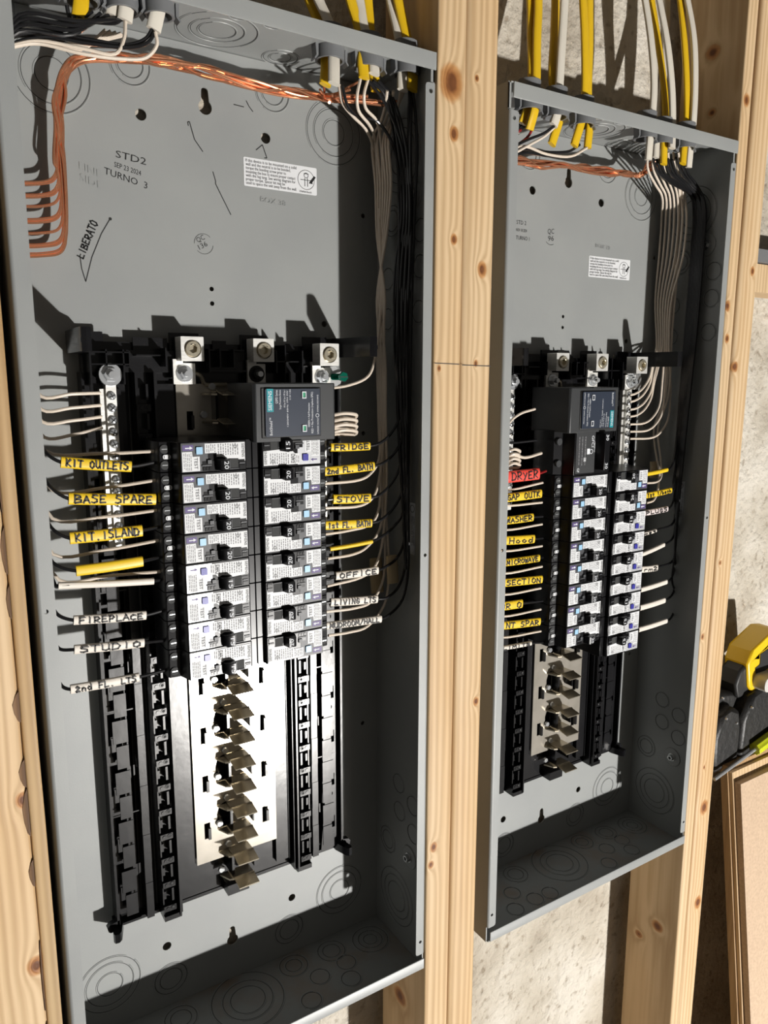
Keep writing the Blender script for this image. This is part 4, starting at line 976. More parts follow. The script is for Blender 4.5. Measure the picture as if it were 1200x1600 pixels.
WIRES = [
 ('black',[(0.1,0.045,0.916),(0.06,0.036,0.903),(0.024,0.04,0.9),(0.014,0.062,0.872),(0.016,0.062,0.75),(0.016,0.062,0.6684),(0.018,0.062,0.6084),(0.0196,0.037,0.5882),(0.029,0.032,0.5807),(0.046,0.032,0.5785),(0.0642,0.032,0.5762),(0.0824,0.032,0.5739),(0.1035,0.032,0.5764)],'black insulated wire threaded through the KIT OUTLETS sleeve at left of the left panel'),
 ('white',[(0.105,0.062,0.912),(0.07,0.066,0.9),(0.026,0.062,0.898),(0.015,0.075,0.88),(0.016,0.075,0.85),(0.018,0.075,0.7),(0.02,0.075,0.639),(0.0204,0.048,0.5888),(0.0613,0.044,0.5847),(0.1034,0.034,0.5853)],'white wire entering the breaker just above the black wire of the KIT OUTLETS sleeve'),
 ('black',[(0.094,0.045,0.916),(0.06,0.038,0.9005),(0.024,0.042,0.897),(0.0134,0.058,0.872),(0.0154,0.058,0.75),(0.0154,0.058,0.6434),(0.0174,0.058,0.5834),(0.0197,0.037,0.5631),(0.0327,0.032,0.5515),(0.0543,0.032,0.5495),(0.0774,0.032,0.5474),(0.1009,0.032,0.5453),(0.1057,0.032,0.5459)],'black insulated wire threaded through the BASE SPARE sleeve at left of the left panel'),
 ('white',[(0.101,0.062,0.912),(0.07,0.066,0.8988),(0.026,0.06,0.897),(0.0144,0.071,0.88),(0.0154,0.071,0.85),(0.0174,0.071,0.7),(0.0194,0.071,0.6072),(0.0238,0.048,0.5568),(0.0631,0.044,0.5564),(0.1033,0.034,0.5611)],'white wire entering the breaker just above the black wire of the BASE SPARE sleeve'),
 ('black',[(0.088,0.045,0.916),(0.06,0.04,0.898),(0.024,0.044,0.894),(0.0128,0.054,0.872),(0.0148,0.054,0.75),(0.0148,0.054,0.6092),(0.0168,0.054,0.5492),(0.0192,0.037,0.5289),(0.0315,0.032,0.5196),(0.0497,0.032,0.5196),(0.069,0.032,0.5197),(0.0884,0.032,0.5198),(0.1034,0.032,0.5215)],'black insulated wire threaded through the KIT.ISLAND sleeve at left of the left panel'),
 ('white',[(0.097,0.062,0.912),(0.07,0.066,0.8976),(0.026,0.058,0.896),(0.0138,0.067,0.88),(0.0148,0.067,0.85),(0.0168,0.067,0.7),(0.0188,0.067,0.5845),(0.0222,0.048,0.534),(0.0621,0.044,0.5321),(0.1031,0.034,0.5355)],'white wire entering the breaker just above the black wire of the KIT.ISLAND sleeve'),
 ('black',[(0.082,0.045,0.916),(0.06,0.042,0.8955),(0.024,0.046,0.891),(0.0122,0.05,0.872),(0.0142,0.05,0.75),(0.0142,0.05,0.5808),(0.0162,0.05,0.5208),(0.0186,0.037,0.5003),(0.0345,0.032,0.4924),(0.0515,0.032,0.4927),(0.0695,0.032,0.4931),(0.0875,0.032,0.4935),(0.1032,0.032,0.4953)],'black insulated wire threaded through the blank yellow sleeve at left of the left panel'),
 ('white',[(0.093,0.062,0.912),(0.07,0.066,0.8964),(0.026,0.056,0.895),(0.0132,0.063,0.88),(0.0142,0.063,0.85),(0.0162,0.063,0.7),(0.0182,0.063,0.5553),(0.0207,0.048,0.5046),(0.0615,0.044,0.5042),(0.1034,0.034,0.5095)],'white wire entering the breaker just above the black wire of the blank yellow sleeve'),
 ('black',[(0.076,0.045,0.916),(0.06,0.044,0.903),(0.024,0.048,0.9),(0.0116,0.046,0.872),(0.0136,0.046,0.75),(0.0136,0.046,0.5606),(0.0156,0.046,0.5006),(0.0196,0.037,0.4801),(0.0204,0.032,0.4822),(0.0442,0.032,0.48),(0.0697,0.032,0.4775),(0.0957,0.032,0.475),(0.1039,0.032,0.4756)],'black insulated wire threaded through the long blank cream sleeve at left of the left panel'),
 ('white',[(0.089,0.062,0.912),(0.07,0.066,0.8952),(0.026,0.054,0.894),(0.0126,0.059,0.88),(0.0136,0.059,0.85),(0.0156,0.059,0.7),(0.0176,0.059,0.5336),(0.0235,0.048,0.4828),(0.063,0.044,0.4817),(0.1032,0.034,0.482)],'white wire entering the breaker just above the black wire of the long blank cream sleeve'),
 ('black',[(0.07,0.045,0.916),(0.06,0.046,0.9005),(0.024,0.05,0.897),(0.011,0.042,0.872),(0.013,0.042,0.75),(0.013,0.042,0.539),(0.015,0.042,0.479),(0.0181,0.037,0.4584),(0.0299,0.032,0.4518),(0.0484,0.032,0.4501),(0.068,0.032,0.4482),(0.0877,0.032,0.4463),(0.1042,0.032,0.4481)],'black insulated wire threaded through the FIREPLACE sleeve at left of the left panel'),
 ('black',[(0.064,0.045,0.916),(0.06,0.048,0.898),(0.024,0.052,0.894),(0.0104,0.038,0.872),(0.0124,0.038,0.75),(0.0124,0.038,0.5093),(0.0144,0.038,0.4493),(0.018,0.037,0.4286),(0.0288,0.032,0.427),(0.0467,0.032,0.4255),(0.0658,0.032,0.4239),(0.0848,0.032,0.4223),(0.1051,0.032,0.4207)],'black insulated wire threaded through the STUDIO sleeve at left of the left panel'),
 ('black',[(0.058,0.045,0.916),(0.06,0.05,0.8955),(0.024,0.054,0.891),(0.0098,0.034,0.872),(0.0118,0.034,0.75),(0.0118,0.034,0.4774),(0.0138,0.034,0.4174),(0.0178,0.037,0.3966),(0.0237,0.032,0.3938),(0.0413,0.032,0.3933),(0.0601,0.032,0.3928),(0.0789,0.032,0.3923),(0.1039,0.032,0.3939)],'black insulated wire threaded through the 2nd FL. LTS sleeve at left of the left panel'),
 ('white',[(0.016,0.078,0.86),(0.014,0.08,0.75),(0.016,0.078,0.6708),(0.0238,0.07,0.6307),(0.0466,0.068,0.6323),(0.0707,0.0735,0.6328)],'topmost of four white wires in the neutral bar above the KIT OUTLETS sleeve'),
 ('white',[(0.016,0.078,0.857),(0.014,0.08,0.75),(0.016,0.078,0.6601),(0.0235,0.07,0.62),(0.0464,0.068,0.6211),(0.0706,0.0735,0.6226)],'second from top of four white wires in the neutral bar above the KIT OUTLETS sleeve'),
 ('white',[(0.016,0.078,0.854),(0.014,0.08,0.75),(0.016,0.078,0.6504),(0.0233,0.07,0.6102),(0.0462,0.068,0.6107),(0.0706,0.0735,0.6129)],'third from top of four white wires in the neutral bar above the KIT OUTLETS sleeve'),
 ('white',[(0.016,0.078,0.851),(0.014,0.08,0.75),(0.016,0.078,0.638),(0.0238,0.07,0.5977),(0.0464,0.068,0.5991),(0.0705,0.0735,0.6037)],'lowest of four white wires in the neutral bar above the KIT OUTLETS sleeve'),
 ('black',[(0.3111,0.035,0.9098),(0.3313,0.04,0.9042),(0.3525,0.0515,0.8636),(0.349,0.0354,0.8023),(0.3525,0.0515,0.7515),(0.349,0.0479,0.7021),(0.3525,0.048,0.6395),(0.351,0.0407,0.6078),(0.3414,0.04,0.5915),(0.326,0.037,0.5821),(0.3128,0.036,0.5797),(0.2902,0.035,0.5802),(0.2683,0.034,0.5807),(0.2655,0.034,0.5802)],'black wire rising from the FRIDGE sleeve along the left panel side'),
 ('black',[(0.3165,0.035,0.9108),(0.3356,0.04,0.9028),(0.349,0.0425,0.861),(0.3525,0.0383,0.8031),(0.349,0.0424,0.7502),(0.3525,0.0498,0.7023),(0.349,0.04,0.6396),(0.351,0.0358,0.5856),(0.3446,0.04,0.5707),(0.329,0.037,0.5616),(0.3179,0.036,0.5598),(0.2882,0.035,0.5589),(0.2598,0.034,0.558),(0.2544,0.034,0.5577)],'black wire rising from the 2nd FL. BATH sleeve along the left panel side'),
 ('white',[(0.3323,0.036,0.9055),(0.3366,0.046,0.8964),(0.3405,0.06,0.8867),(0.345,0.0826,0.8768),(0.3415,0.071,0.8313),(0.345,0.0737,0.7841),(0.3415,0.0533,0.7205),(0.345,0.0678,0.665),(0.3415,0.0602,0.6072),(0.3357,0.055,0.5634),(0.3189,0.045,0.5504),(0.3033,0.04,0.5463),(0.2604,0.036,0.5461)],'white wire from the bundle into the breaker under the 2nd FL. BATH sleeve'),
 ('black',[(0.322,0.035,0.9119),(0.3398,0.04,0.9014),(0.3525,0.0443,0.862),(0.349,0.0306,0.8014),(0.3525,0.0441,0.7507),(0.349,0.041,0.7017),(0.3525,0.0426,0.6396),(0.351,0.0378,0.5596),(0.3417,0.04,0.5403),(0.3246,0.037,0.5296),(0.3135,0.036,0.5281),(0.2916,0.035,0.5294),(0.2705,0.034,0.5307),(0.265,0.034,0.5305)],'black wire rising from the STOVE sleeve along the left panel side'),
 ('white',[(0.2989,0.028,0.9065),(0.2956,0.028,0.8922),(0.3004,0.034,0.883),(0.3185,0.045,0.8765),(0.345,0.0775,0.8739),(0.3415,0.0663,0.8304),(0.345,0.0708,0.7837),(0.3415,0.0558,0.7207),(0.345,0.0604,0.6649),(0.3415,0.0536,0.6075),(0.3357,0.055,0.5409),(0.3219,0.045,0.5261),(0.3055,0.04,0.5205),(0.2625,0.036,0.5224)],'white wire from the bundle into the breaker under the STOVE sleeve'),
 ('black',[(0.3111,0.035,0.9098),(0.3314,0.04,0.8977),(0.349,0.0355,0.8594),(0.3525,0.0334,0.8023),(0.349,0.0352,0.7494),(0.3525,0.0429,0.7019),(0.349,0.0347,0.6396),(0.3525,0.0372,0.5758),(0.351,0.0339,0.5338),(0.3434,0.04,0.5138),(0.3261,0.037,0.504),(0.3149,0.036,0.5026),(0.2872,0.035,0.5043),(0.2605,0.034,0.506),(0.255,0.034,0.5059)],'black wire rising from the 1st FL. BATH sleeve along the left panel side'),
 ('white',[(0.3393,0.036,0.9067),(0.3423,0.046,0.8974),(0.3452,0.06,0.8875),(0.345,0.0725,0.8762),(0.3415,0.0615,0.8295),(0.345,0.0679,0.7833),(0.3415,0.0583,0.7209),(0.345,0.0727,0.6651),(0.3415,0.0647,0.607),(0.3366,0.055,0.5155),(0.3204,0.045,0.4999),(0.2914,0.04,0.4966),(0.2614,0.036,0.4967)],'white wire from the bundle into the breaker under the 1st FL. BATH sleeve'),
 ('black',[(0.3165,0.035,0.9108),(0.3355,0.04,0.905),(0.3525,0.0373,0.8603),(0.349,0.0258,0.8006),(0.3525,0.0369,0.7499),(0.349,0.0342,0.7013),(0.3525,0.0373,0.6396),(0.349,0.0294,0.5766),(0.351,0.0325,0.5109),(0.3451,0.04,0.4956),(0.3308,0.037,0.4883),(0.3157,0.036,0.4835),(0.2907,0.035,0.4827),(0.2665,0.034,0.482),(0.2609,0.034,0.482)],'black wire rising from the blank thin yellow sleeve along the left panel side'),
 ('white',[(0.3105,0.034,0.9105),(0.3064,0.034,0.8969),(0.3114,0.04,0.8887),(0.3292,0.05,0.8834),(0.345,0.0675,0.8732),(0.3415,0.0569,0.8285),(0.345,0.0651,0.7828),(0.3415,0.0608,0.7211),(0.345,0.0653,0.665),(0.3415,0.058,0.6073),(0.345,0.0613,0.5341),(0.3374,0.055,0.4918),(0.3143,0.045,0.4754),(0.2964,0.04,0.4719),(0.2653,0.036,0.4721)],'white wire from the bundle into the breaker under the blank thin yellow sleeve'),
 ('black',[(0.322,0.035,0.9119),(0.3398,0.04,0.9036),(0.349,0.0285,0.8578),(0.3525,0.0286,0.8015),(0.349,0.0281,0.7486),(0.3525,0.036,0.7015),(0.349,0.0294,0.6397),(0.3525,0.0321,0.5762),(0.351,0.0297,0.4833),(0.3485,0.04,0.4614),(0.3324,0.037,0.4546),(0.3226,0.036,0.4528),(0.2971,0.035,0.4535),(0.2726,0.034,0.4542),(0.2669,0.034,0.4544)],'black wire rising from the OFFICE sleeve along the left panel side'),
 ('white',[(0.3471,0.036,0.9082),(0.3509,0.046,0.8989),(0.3498,0.06,0.8883),(0.345,0.0626,0.8703),(0.3415,0.0523,0.8276),(0.345,0.0622,0.7824),(0.3415,0.0633,0.7213),(0.345,0.058,0.6649),(0.3415,0.0515,0.6076),(0.345,0.0549,0.5349),(0.339,0.055,0.4711),(0.3235,0.045,0.4527),(0.3052,0.04,0.4469),(0.2643,0.036,0.4446)],'white wire from the bundle into the breaker under the OFFICE sleeve'),
 ('black',[(0.3531,0.03,0.9076),(0.3525,0.0303,0.8587),(0.349,0.021,0.7998),(0.3525,0.0298,0.7491),(0.349,0.0274,0.7009),(0.3525,0.032,0.6397),(0.349,0.0243,0.577),(0.3525,0.0275,0.5115),(0.351,0.027,0.4583),(0.3503,0.04,0.4295),(0.3341,0.037,0.4216),(0.3218,0.036,0.4225),(0.2936,0.035,0.4255),(0.2666,0.034,0.4284),(0.2609,0.034,0.4287)],'black wire rising from the LIVING LTS sleeve along the left panel side'),
 ('white',[(0.3492,0.036,0.9086),(0.3509,0.046,0.8989),(0.3522,0.06,0.8887),(0.345,0.0578,0.8726),(0.3415,0.0477,0.8267),(0.345,0.0594,0.782),(0.3415,0.0659,0.7215),(0.345,0.0702,0.6651),(0.3415,0.0625,0.6071),(0.345,0.0656,0.5336),(0.3423,0.055,0.4396),(0.3204,0.045,0.4176),(0.2984,0.04,0.4157),(0.2619,0.036,0.4189)],'white wire from the bundle into the breaker under the LIVING LTS sleeve'),
 ('black',[(0.3559,0.03,0.9081),(0.349,0.0217,0.8562),(0.3525,0.0238,0.8007),(0.349,0.0211,0.7479),(0.3525,0.0293,0.7011),(0.349,0.0242,0.6398),(0.3525,0.027,0.5766),(0.349,0.0203,0.5129),(0.351,0.0233,0.4456),(0.3536,0.04,0.4122),(0.3358,0.037,0.4021),(0.3265,0.036,0.4005),(0.2928,0.035,0.4029),(0.2606,0.034,0.4052),(0.255,0.034,0.4056)],'black wire rising from the MUDROOM/HALL sleeve along the left panel side'),
 ('white',[(0.3514,0.036,0.909),(0.3509,0.046,0.8989),(0.3545,0.06,0.889),(0.345,0.053,0.8697),(0.3415,0.0431,0.8259),(0.345,0.0566,0.7816),(0.3415,0.0684,0.7217),(0.345,0.0629,0.665),(0.3415,0.0558,0.6074),(0.345,0.0592,0.5344),(0.3456,0.055,0.4146),(0.3165,0.045,0.3921),(0.2907,0.04,0.3913),(0.2651,0.036,0.3939)],'white wire from the bundle into the breaker under the MUDROOM/HALL sleeve'),
 ('white',[(0.2814,0.035,0.901),(0.2873,0.04,0.8888),(0.3043,0.05,0.8825),(0.3226,0.06,0.8781),(0.345,0.0816,0.8695),(0.343,0.0674,0.807),(0.343,0.0624,0.7336),(0.3329,0.058,0.6647),(0.3228,0.055,0.6471),(0.3008,0.055,0.6384),(0.2801,0.06,0.6353)],'white wire curving down to the neutral lug beside the green screw in the left panel'),
 ('black',[(0.2835,0.033,0.8993),(0.2903,0.036,0.8856),(0.3068,0.045,0.8817),(0.3306,0.05,0.8825),(0.349,0.0494,0.8615),(0.349,0.0399,0.803),(0.349,0.0427,0.6396),(0.35,0.031,0.5112),(0.35,0.0255,0.452)],'black wire leaving the leftmost of the three right-hand connectors of the left panel'),
 ('black',[(0.3553,0.028,0.9074),(0.3562,0.026,0.8944),(0.3535,0.0172,0.8558),(0.3535,0.0204,0.8002),(0.3535,0.0243,0.7129),(0.3535,0.0261,0.6147),(0.3535,0.028,0.5113),(0.3535,0.0261,0.4582)],'black wire leaving the rightmost connector of the left panel'),
 ('copper',[(0.0142,0.074,0.7934),(0.0379,0.079,0.7974),(0.0458,0.08,0.8015),(0.0495,0.079,0.809),(0.0473,0.0767,0.812),(0.0498,0.0774,0.8384),(0.0509,0.0744,0.861),(0.0573,0.074,0.8814),(0.0657,0.068,0.8903),(0.1005,0.0678,0.8933),(0.1316,0.0653,0.8973),(0.1697,0.065,0.9017),(0.2145,0.0633,0.899),(0.2525,0.066,0.8941),(0.2775,0.058,0.8995),(0.2713,0.046,0.9044)],'bare copper wire, topmost of twelve bends at the left panel edge'),
 ('copper',[(0.0142,0.074,0.7915),(0.0378,0.079,0.796),(0.0462,0.08,0.7997),(0.0499,0.079,0.8071),(0.0485,0.0795,0.8128),(0.0555,0.0762,0.839),(0.053,0.0778,0.8623),(0.0609,0.074,0.8821),(0.0666,0.068,0.8884),(0.104,0.0683,0.8946),(0.1326,0.0676,0.9041),(0.1712,0.0651,0.9),(0.2141,0.0625,0.8956),(0.2526,0.0662,0.8941),(0.2775,0.058,0.8968),(0.268,0.046,0.8975)],'bare copper wire, second of twelve bends at the left panel edge'),
 ('copper',[(0.0138,0.074,0.7841),(0.0372,0.079,0.7878),(0.0462,0.08,0.792),(0.05,0.079,0.7995),(0.049,0.0782,0.8126),(0.052,0.0805,0.8395),(0.0558,0.0793,0.8633),(0.0644,0.074,0.8828),(0.0675,0.068,0.8866),(0.1046,0.0655,0.8964),(0.1321,0.0666,0.8992),(0.1669,0.0689,0.9021),(0.2141,0.0623,0.8991),(0.2509,0.0627,0.8955),(0.2774,0.058,0.8942),(0.2775,0.046,0.8887)],'bare copper wire, third of twelve bends at the left panel edge'),
 ('copper',[(0.0138,0.074,0.7822),(0.0371,0.079,0.7864),(0.0466,0.08,0.7901),(0.0504,0.079,0.7976),(0.0497,0.0782,0.8126),(0.0528,0.0771,0.8388),(0.0591,0.0752,0.8627),(0.0595,0.074,0.8818),(0.0688,0.068,0.8897),(0.1007,0.0668,0.8983),(0.1321,0.0661,0.9018),(0.1729,0.0674,0.9027),(0.214,0.0626,0.8921),(0.2508,0.0624,0.9002),(0.2775,0.058,0.8979),(0.2808,0.046,0.8946)],'bare copper wire, fourth of twelve bends at the left panel edge'),
 ('copper',[(0.0135,0.074,0.7756),(0.0366,0.079,0.7791),(0.0467,0.08,0.7833),(0.0505,0.079,0.7909),(0.0506,0.0793,0.813),(0.054,0.0764,0.8388),(0.0527,0.0751,0.8615),(0.063,0.074,0.8825),(0.0697,0.068,0.8878),(0.1013,0.0672,0.8998),(0.1329,0.0697,0.8978),(0.1714,0.0641,0.8957),(0.2164,0.0678,0.8991),(0.2513,0.0635,0.8945),(0.2775,0.058,0.8952),(0.3075,0.046,0.9113)],'bare copper wire, fifth of twelve bends at the left panel edge'),
 ('copper',[(0.013,0.074,0.7657),(0.0359,0.079,0.7694),(0.0465,0.08,0.7731),(0.0504,0.079,0.7807),(0.0515,0.0802,0.8133),(0.0547,0.0799,0.8398),(0.0524,0.0751,0.8615),(0.058,0.074,0.8815),(0.0709,0.068,0.8909),(0.1006,0.0653,0.8983),(0.1317,0.066,0.8958),(0.1639,0.065,0.9026),(0.2147,0.0642,0.8937),(0.2504,0.0616,0.8979),(0.2775,0.058,0.899),(0.3177,0.046,0.9013)],'bare copper wire, sixth of twelve bends at the left panel edge'),
 ('copper',[(0.013,0.074,0.7639),(0.0357,0.079,0.767),(0.0469,0.08,0.7712),(0.0509,0.079,0.7788),(0.0523,0.0804,0.8135),(0.0523,0.0762,0.8385),(0.05,0.0743,0.8608),(0.0616,0.074,0.8822),(0.0718,0.068,0.8891),(0.0973,0.0639,0.8932),(0.1324,0.0669,0.9042),(0.1661,0.0647,0.8945),(0.2158,0.0666,0.8967),(0.253,0.0669,0.8989),(0.2775,0.058,0.8963),(0.3352,0.046,0.8961)],'bare copper wire, seventh of twelve bends at the left panel edge'),
 ('copper',[(0.0125,0.074,0.7553),(0.0351,0.079,0.7587),(0.0468,0.08,0.7624),(0.0508,0.079,0.77),(0.0525,0.0779,0.813),(0.051,0.0775,0.8386),(0.0502,0.0765,0.8615),(0.0652,0.074,0.8829),(0.0728,0.068,0.8872),(0.0991,0.068,0.8933),(0.1314,0.0642,0.8992),(0.1667,0.0652,0.9015),(0.2162,0.0672,0.8994),(0.2503,0.0613,0.8991),(0.2774,0.058,0.8936),(0.3494,0.046,0.9026)],'bare copper wire, eighth of twelve bends at the left panel edge'),
 ('copper',[(0.0121,0.074,0.7472),(0.0345,0.079,0.7499),(0.0468,0.08,0.7541),(0.0509,0.079,0.7617),(0.0537,0.0801,0.8136),(0.0544,0.0809,0.84),(0.0542,0.0794,0.863),(0.0602,0.074,0.8819),(0.074,0.068,0.8903),(0.103,0.0675,0.8946),(0.1315,0.0646,0.8993),(0.1674,0.0694,0.8973),(0.2146,0.064,0.8925),(0.2524,0.0658,0.8964),(0.2775,0.058,0.8974),(0.2994,0.046,0.9033)],'bare copper wire, ninth of twelve bends at the left panel edge'),
 ('copper',[(0.0121,0.074,0.7453),(0.0344,0.079,0.7484),(0.0472,0.08,0.7521),(0.0513,0.079,0.7598),(0.0541,0.0787,0.8134),(0.056,0.0782,0.8396),(0.0564,0.0781,0.863),(0.0637,0.074,0.8826),(0.0749,0.068,0.8885),(0.0994,0.0687,0.8933),(0.1333,0.0698,0.905),(0.1741,0.0643,0.8989),(0.2141,0.0628,0.8922),(0.252,0.065,0.8934),(0.2775,0.058,0.8947),(0.3281,0.046,0.8977)],'bare copper wire, tenth of twelve bends at the left panel edge'),
 ('copper',[(0.0119,0.074,0.7406),(0.034,0.079,0.743),(0.0473,0.08,0.7472),(0.0516,0.079,0.7549),(0.0543,0.0758,0.8128),(0.0506,0.0788,0.8389),(0.0556,0.0785,0.863),(0.0587,0.074,0.8816),(0.0762,0.068,0.8916),(0.1048,0.063,0.8979),(0.1311,0.0641,0.8954),(0.175,0.0689,0.9054),(0.216,0.0673,0.8948),(0.2527,0.0663,0.8975),(0.2775,0.058,0.8985),(0.3422,0.046,0.9002)],'bare copper wire, eleventh of twelve bends at the left panel edge'),
 ('copper',[(0.0119,0.074,0.7382),(0.0339,0.079,0.7411),(0.0477,0.08,0.7448),(0.052,0.079,0.7524),(0.0552,0.0765,0.813),(0.0545,0.077,0.8391),(0.0587,0.0786,0.8636),(0.0623,0.074,0.8823),(0.0771,0.068,0.8897),(0.1002,0.0632,0.8947),(0.1326,0.0676,0.9045),(0.1699,0.0676,0.8973),(0.2149,0.0642,0.899),(0.2516,0.0641,0.8948),(0.2775,0.058,0.8958),(0.2914,0.046,0.8965)],'bare copper wire, lowest of twelve bends at the left panel edge'),
 ('black',[(0.1173,0.034,0.9093),(0.1126,0.036,0.9023),(0.0998,0.04,0.8964),(0.0728,0.045,0.8959),(0.0467,0.05,0.8963),(0.023,0.05,0.8898),(0.0128,0.045,0.8776)],'black wire along the left panel top, upper of two leaving the rightmost cream jacket'),
 ('black',[(0.1188,0.033,0.9071),(0.1138,0.034,0.8992),(0.1016,0.038,0.8943),(0.0719,0.042,0.892),(0.046,0.047,0.8925),(0.0221,0.046,0.8836),(0.0112,0.045,0.8735)],'black wire along the left panel top, second of two leaving the rightmost cream jacket'),
 ('black',[(0.097,0.044,0.915),(0.0926,0.046,0.912),(0.0747,0.05,0.9103),(0.0476,0.052,0.9041),(0.0231,0.05,0.897),(0.0094,0.045,0.8873)],'black wire along the left panel top, leaving the white jacket near the top edge'),
 ('white',[(0.119,0.032,0.9068),(0.1199,0.033,0.8983),(0.1119,0.036,0.8886),(0.0939,0.038,0.8847),(0.0664,0.04,0.8832),(0.0365,0.045,0.8855),(0.0217,0.045,0.8807),(0.0139,0.045,0.8765)],'white wire along the left panel top, looping lowest from the rightmost cream jacket'),
 ('white',[(0.0993,0.042,0.913),(0.0971,0.04,0.9003),(0.0893,0.038,0.8873),(0.0666,0.04,0.8868),(0.0367,0.045,0.8873),(0.021,0.045,0.8814),(0.014,0.045,0.8774)],'white wire along the left panel top, looping down from the inner cream jacket'),
 ('red',[(0.5,0.04,0.9),(0.475,0.05,0.88),(0.468,0.06,0.8),(0.468,0.06,0.578),(0.4546,0.035,0.542),(0.4666,0.03,0.538),(0.5336,0.03,0.5385),(0.5464,0.031,0.5406)],'red insulated wire behind the DRYER flag in the right panel'),
 ('black',[(0.506,0.04,0.905),(0.485,0.045,0.891),(0.4674,0.056,0.87),(0.4674,0.056,0.7),(0.4674,0.056,0.5545),(0.4572,0.035,0.5185),(0.4692,0.03,0.5145),(0.5033,0.03,0.5149),(0.5388,0.03,0.5153),(0.5427,0.031,0.5156)],'black insulated wire threaded through the GAP OUTK sleeve at left of the right panel'),
 ('white',[(0.506,0.05,0.9),(0.48,0.055,0.885),(0.4704,0.068,0.85),(0.4704,0.068,0.7),(0.4704,0.068,0.5623),(0.48,0.04,0.5243),(0.4917,0.036,0.5219),(0.5431,0.032,0.5273)],'white wire entering the breaker just above the black wire of the GAP OUTK sleeve'),
 ('black',[(0.502,0.04,0.905),(0.485,0.045,0.889),(0.4668,0.052,0.87),(0.4668,0.052,0.7),(0.4668,0.052,0.5291),(0.46,0.035,0.4931),(0.472,0.03,0.4891),(0.4992,0.03,0.489),(0.5273,0.03,0.4888),(0.5442,0.031,0.4878)],'black insulated wire threaded through the WASHER sleeve at left of the right panel'),
 ('white',[(0.502,0.05,0.9),(0.48,0.055,0.885),(0.4698,0.064,0.85),(0.4698,0.064,0.7),(0.4698,0.064,0.5449),(0.4797,0.04,0.5069),(0.4915,0.036,0.5045),(0.5433,0.032,0.5042)],'white wire entering the breaker just above the black wire of the WASHER sleeve'),
 ('black',[(0.498,0.04,0.905),(0.485,0.045,0.887),(0.4662,0.048,0.87),(0.4662,0.048,0.7),(0.4662,0.048,0.5073),(0.4608,0.035,0.4713),(0.4728,0.03,0.4673),(0.5012,0.03,0.4652),(0.5306,0.03,0.463),(0.5456,0.031,0.4618)],'black insulated wire threaded through the Hood sleeve at left of the right panel'),
 ('white',[(0.498,0.05,0.9),(0.48,0.055,0.885),(0.4692,0.06,0.85),(0.4692,0.06,0.7),(0.4692,0.06,0.517),(0.4809,0.04,0.479),(0.4927,0.036,0.4765),(0.5447,0.032,0.4785)],'white wire entering the breaker just above the black wire of the Hood sleeve'),
 ('black',[(0.494,0.04,0.905),(0.485,0.045,0.885),(0.4656,0.044,0.87),(0.4656,0.044,0.7),(0.4656,0.044,0.4811),(0.4599,0.035,0.4451),(0.4719,0.03,0.4411),(0.5052,0.03,0.4401),(0.5398,0.03,0.4391),(0.5469,0.031,0.4387)],'black insulated wire threaded through the MICROWAVE sleeve at left of the right panel'),
 ('white',[(0.494,0.05,0.9),(0.48,0.055,0.885),(0.4686,0.056,0.85),(0.4686,0.056,0.7),(0.4686,0.056,0.4926),(0.4809,0.04,0.4546),(0.4927,0.036,0.452),(0.5461,0.032,0.4524)],'white wire entering the breaker just above the black wire of the MICROWAVE sleeve'),
 ('black',[(0.49,0.04,0.905),(0.485,0.045,0.883),(0.465,0.04,0.87),(0.465,0.04,0.7),(0.465,0.04,0.4583),(0.4589,0.035,0.4223),(0.4709,0.03,0.4183),(0.5072,0.03,0.4157),(0.5453,0.03,0.4129),(0.5483,0.031,0.413)],'black insulated wire threaded through the SECTION sleeve at left of the right panel'),
 ('white',[(0.49,0.05,0.9),(0.48,0.055,0.885),(0.468,0.052,0.85),(0.468,0.052,0.7),(0.468,0.052,0.4663),(0.482,0.04,0.4283),(0.4938,0.036,0.4257),(0.5474,0.032,0.4276)],'white wire entering the breaker just above the black wire of the SECTION sleeve'),
 ('black',[(0.486,0.04,0.905),(0.485,0.045,0.881),(0.4644,0.036,0.87),(0.4644,0.036,0.7),(0.4644,0.036,0.4309),(0.458,0.035,0.3949),(0.47,0.03,0.3909),(0.4924,0.03,0.3895),(0.5154,0.03,0.388),(0.5497,0.031,0.3854)],'black insulated wire threaded through the short yellow sleeve at left of the right panel'),
 ('white',[(0.486,0.05,0.9),(0.48,0.055,0.885),(0.4674,0.048,0.85),(0.4674,0.048,0.7),(0.4674,0.048,0.4414),(0.482,0.04,0.4034),(0.4938,0.036,0.4006),(0.5468,0.032,0.4013)],'white wire entering the breaker just above the black wire of the short yellow sleeve'),
 ('black',[(0.482,0.04,0.905),(0.485,0.045,0.879),(0.4638,0.032,0.87),(0.4638,0.032,0.7),(0.4638,0.032,0.4078),(0.4607,0.035,0.3718),(0.4727,0.03,0.3678),(0.508,0.03,0.3645),(0.5449,0.03,0.3612),(0.5511,0.031,0.3606)],'black insulated wire threaded through the NT SPAR sleeve at left of the right panel'),
 ('white',[(0.482,0.05,0.9),(0.48,0.055,0.885),(0.4668,0.044,0.85),(0.4668,0.044,0.7),(0.4668,0.044,0.4154),(0.4821,0.04,0.3774),(0.4939,0.036,0.3746),(0.5482,0.032,0.3751)],'white wire entering the breaker just above the black wire of the NT SPAR sleeve'),
 ('black',[(0.478,0.04,0.905),(0.485,0.045,0.877),(0.4632,0.028,0.87),(0.4632,0.028,0.7),(0.4632,0.028,0.3805),(0.4598,0.035,0.3445),(0.4718,0.03,0.3405),(0.5013,0.03,0.3386),(0.5319,0.03,0.3366),(0.5526,0.031,0.3332)],'black insulated wire threaded through the thin cream sleeve at left of the right panel'),
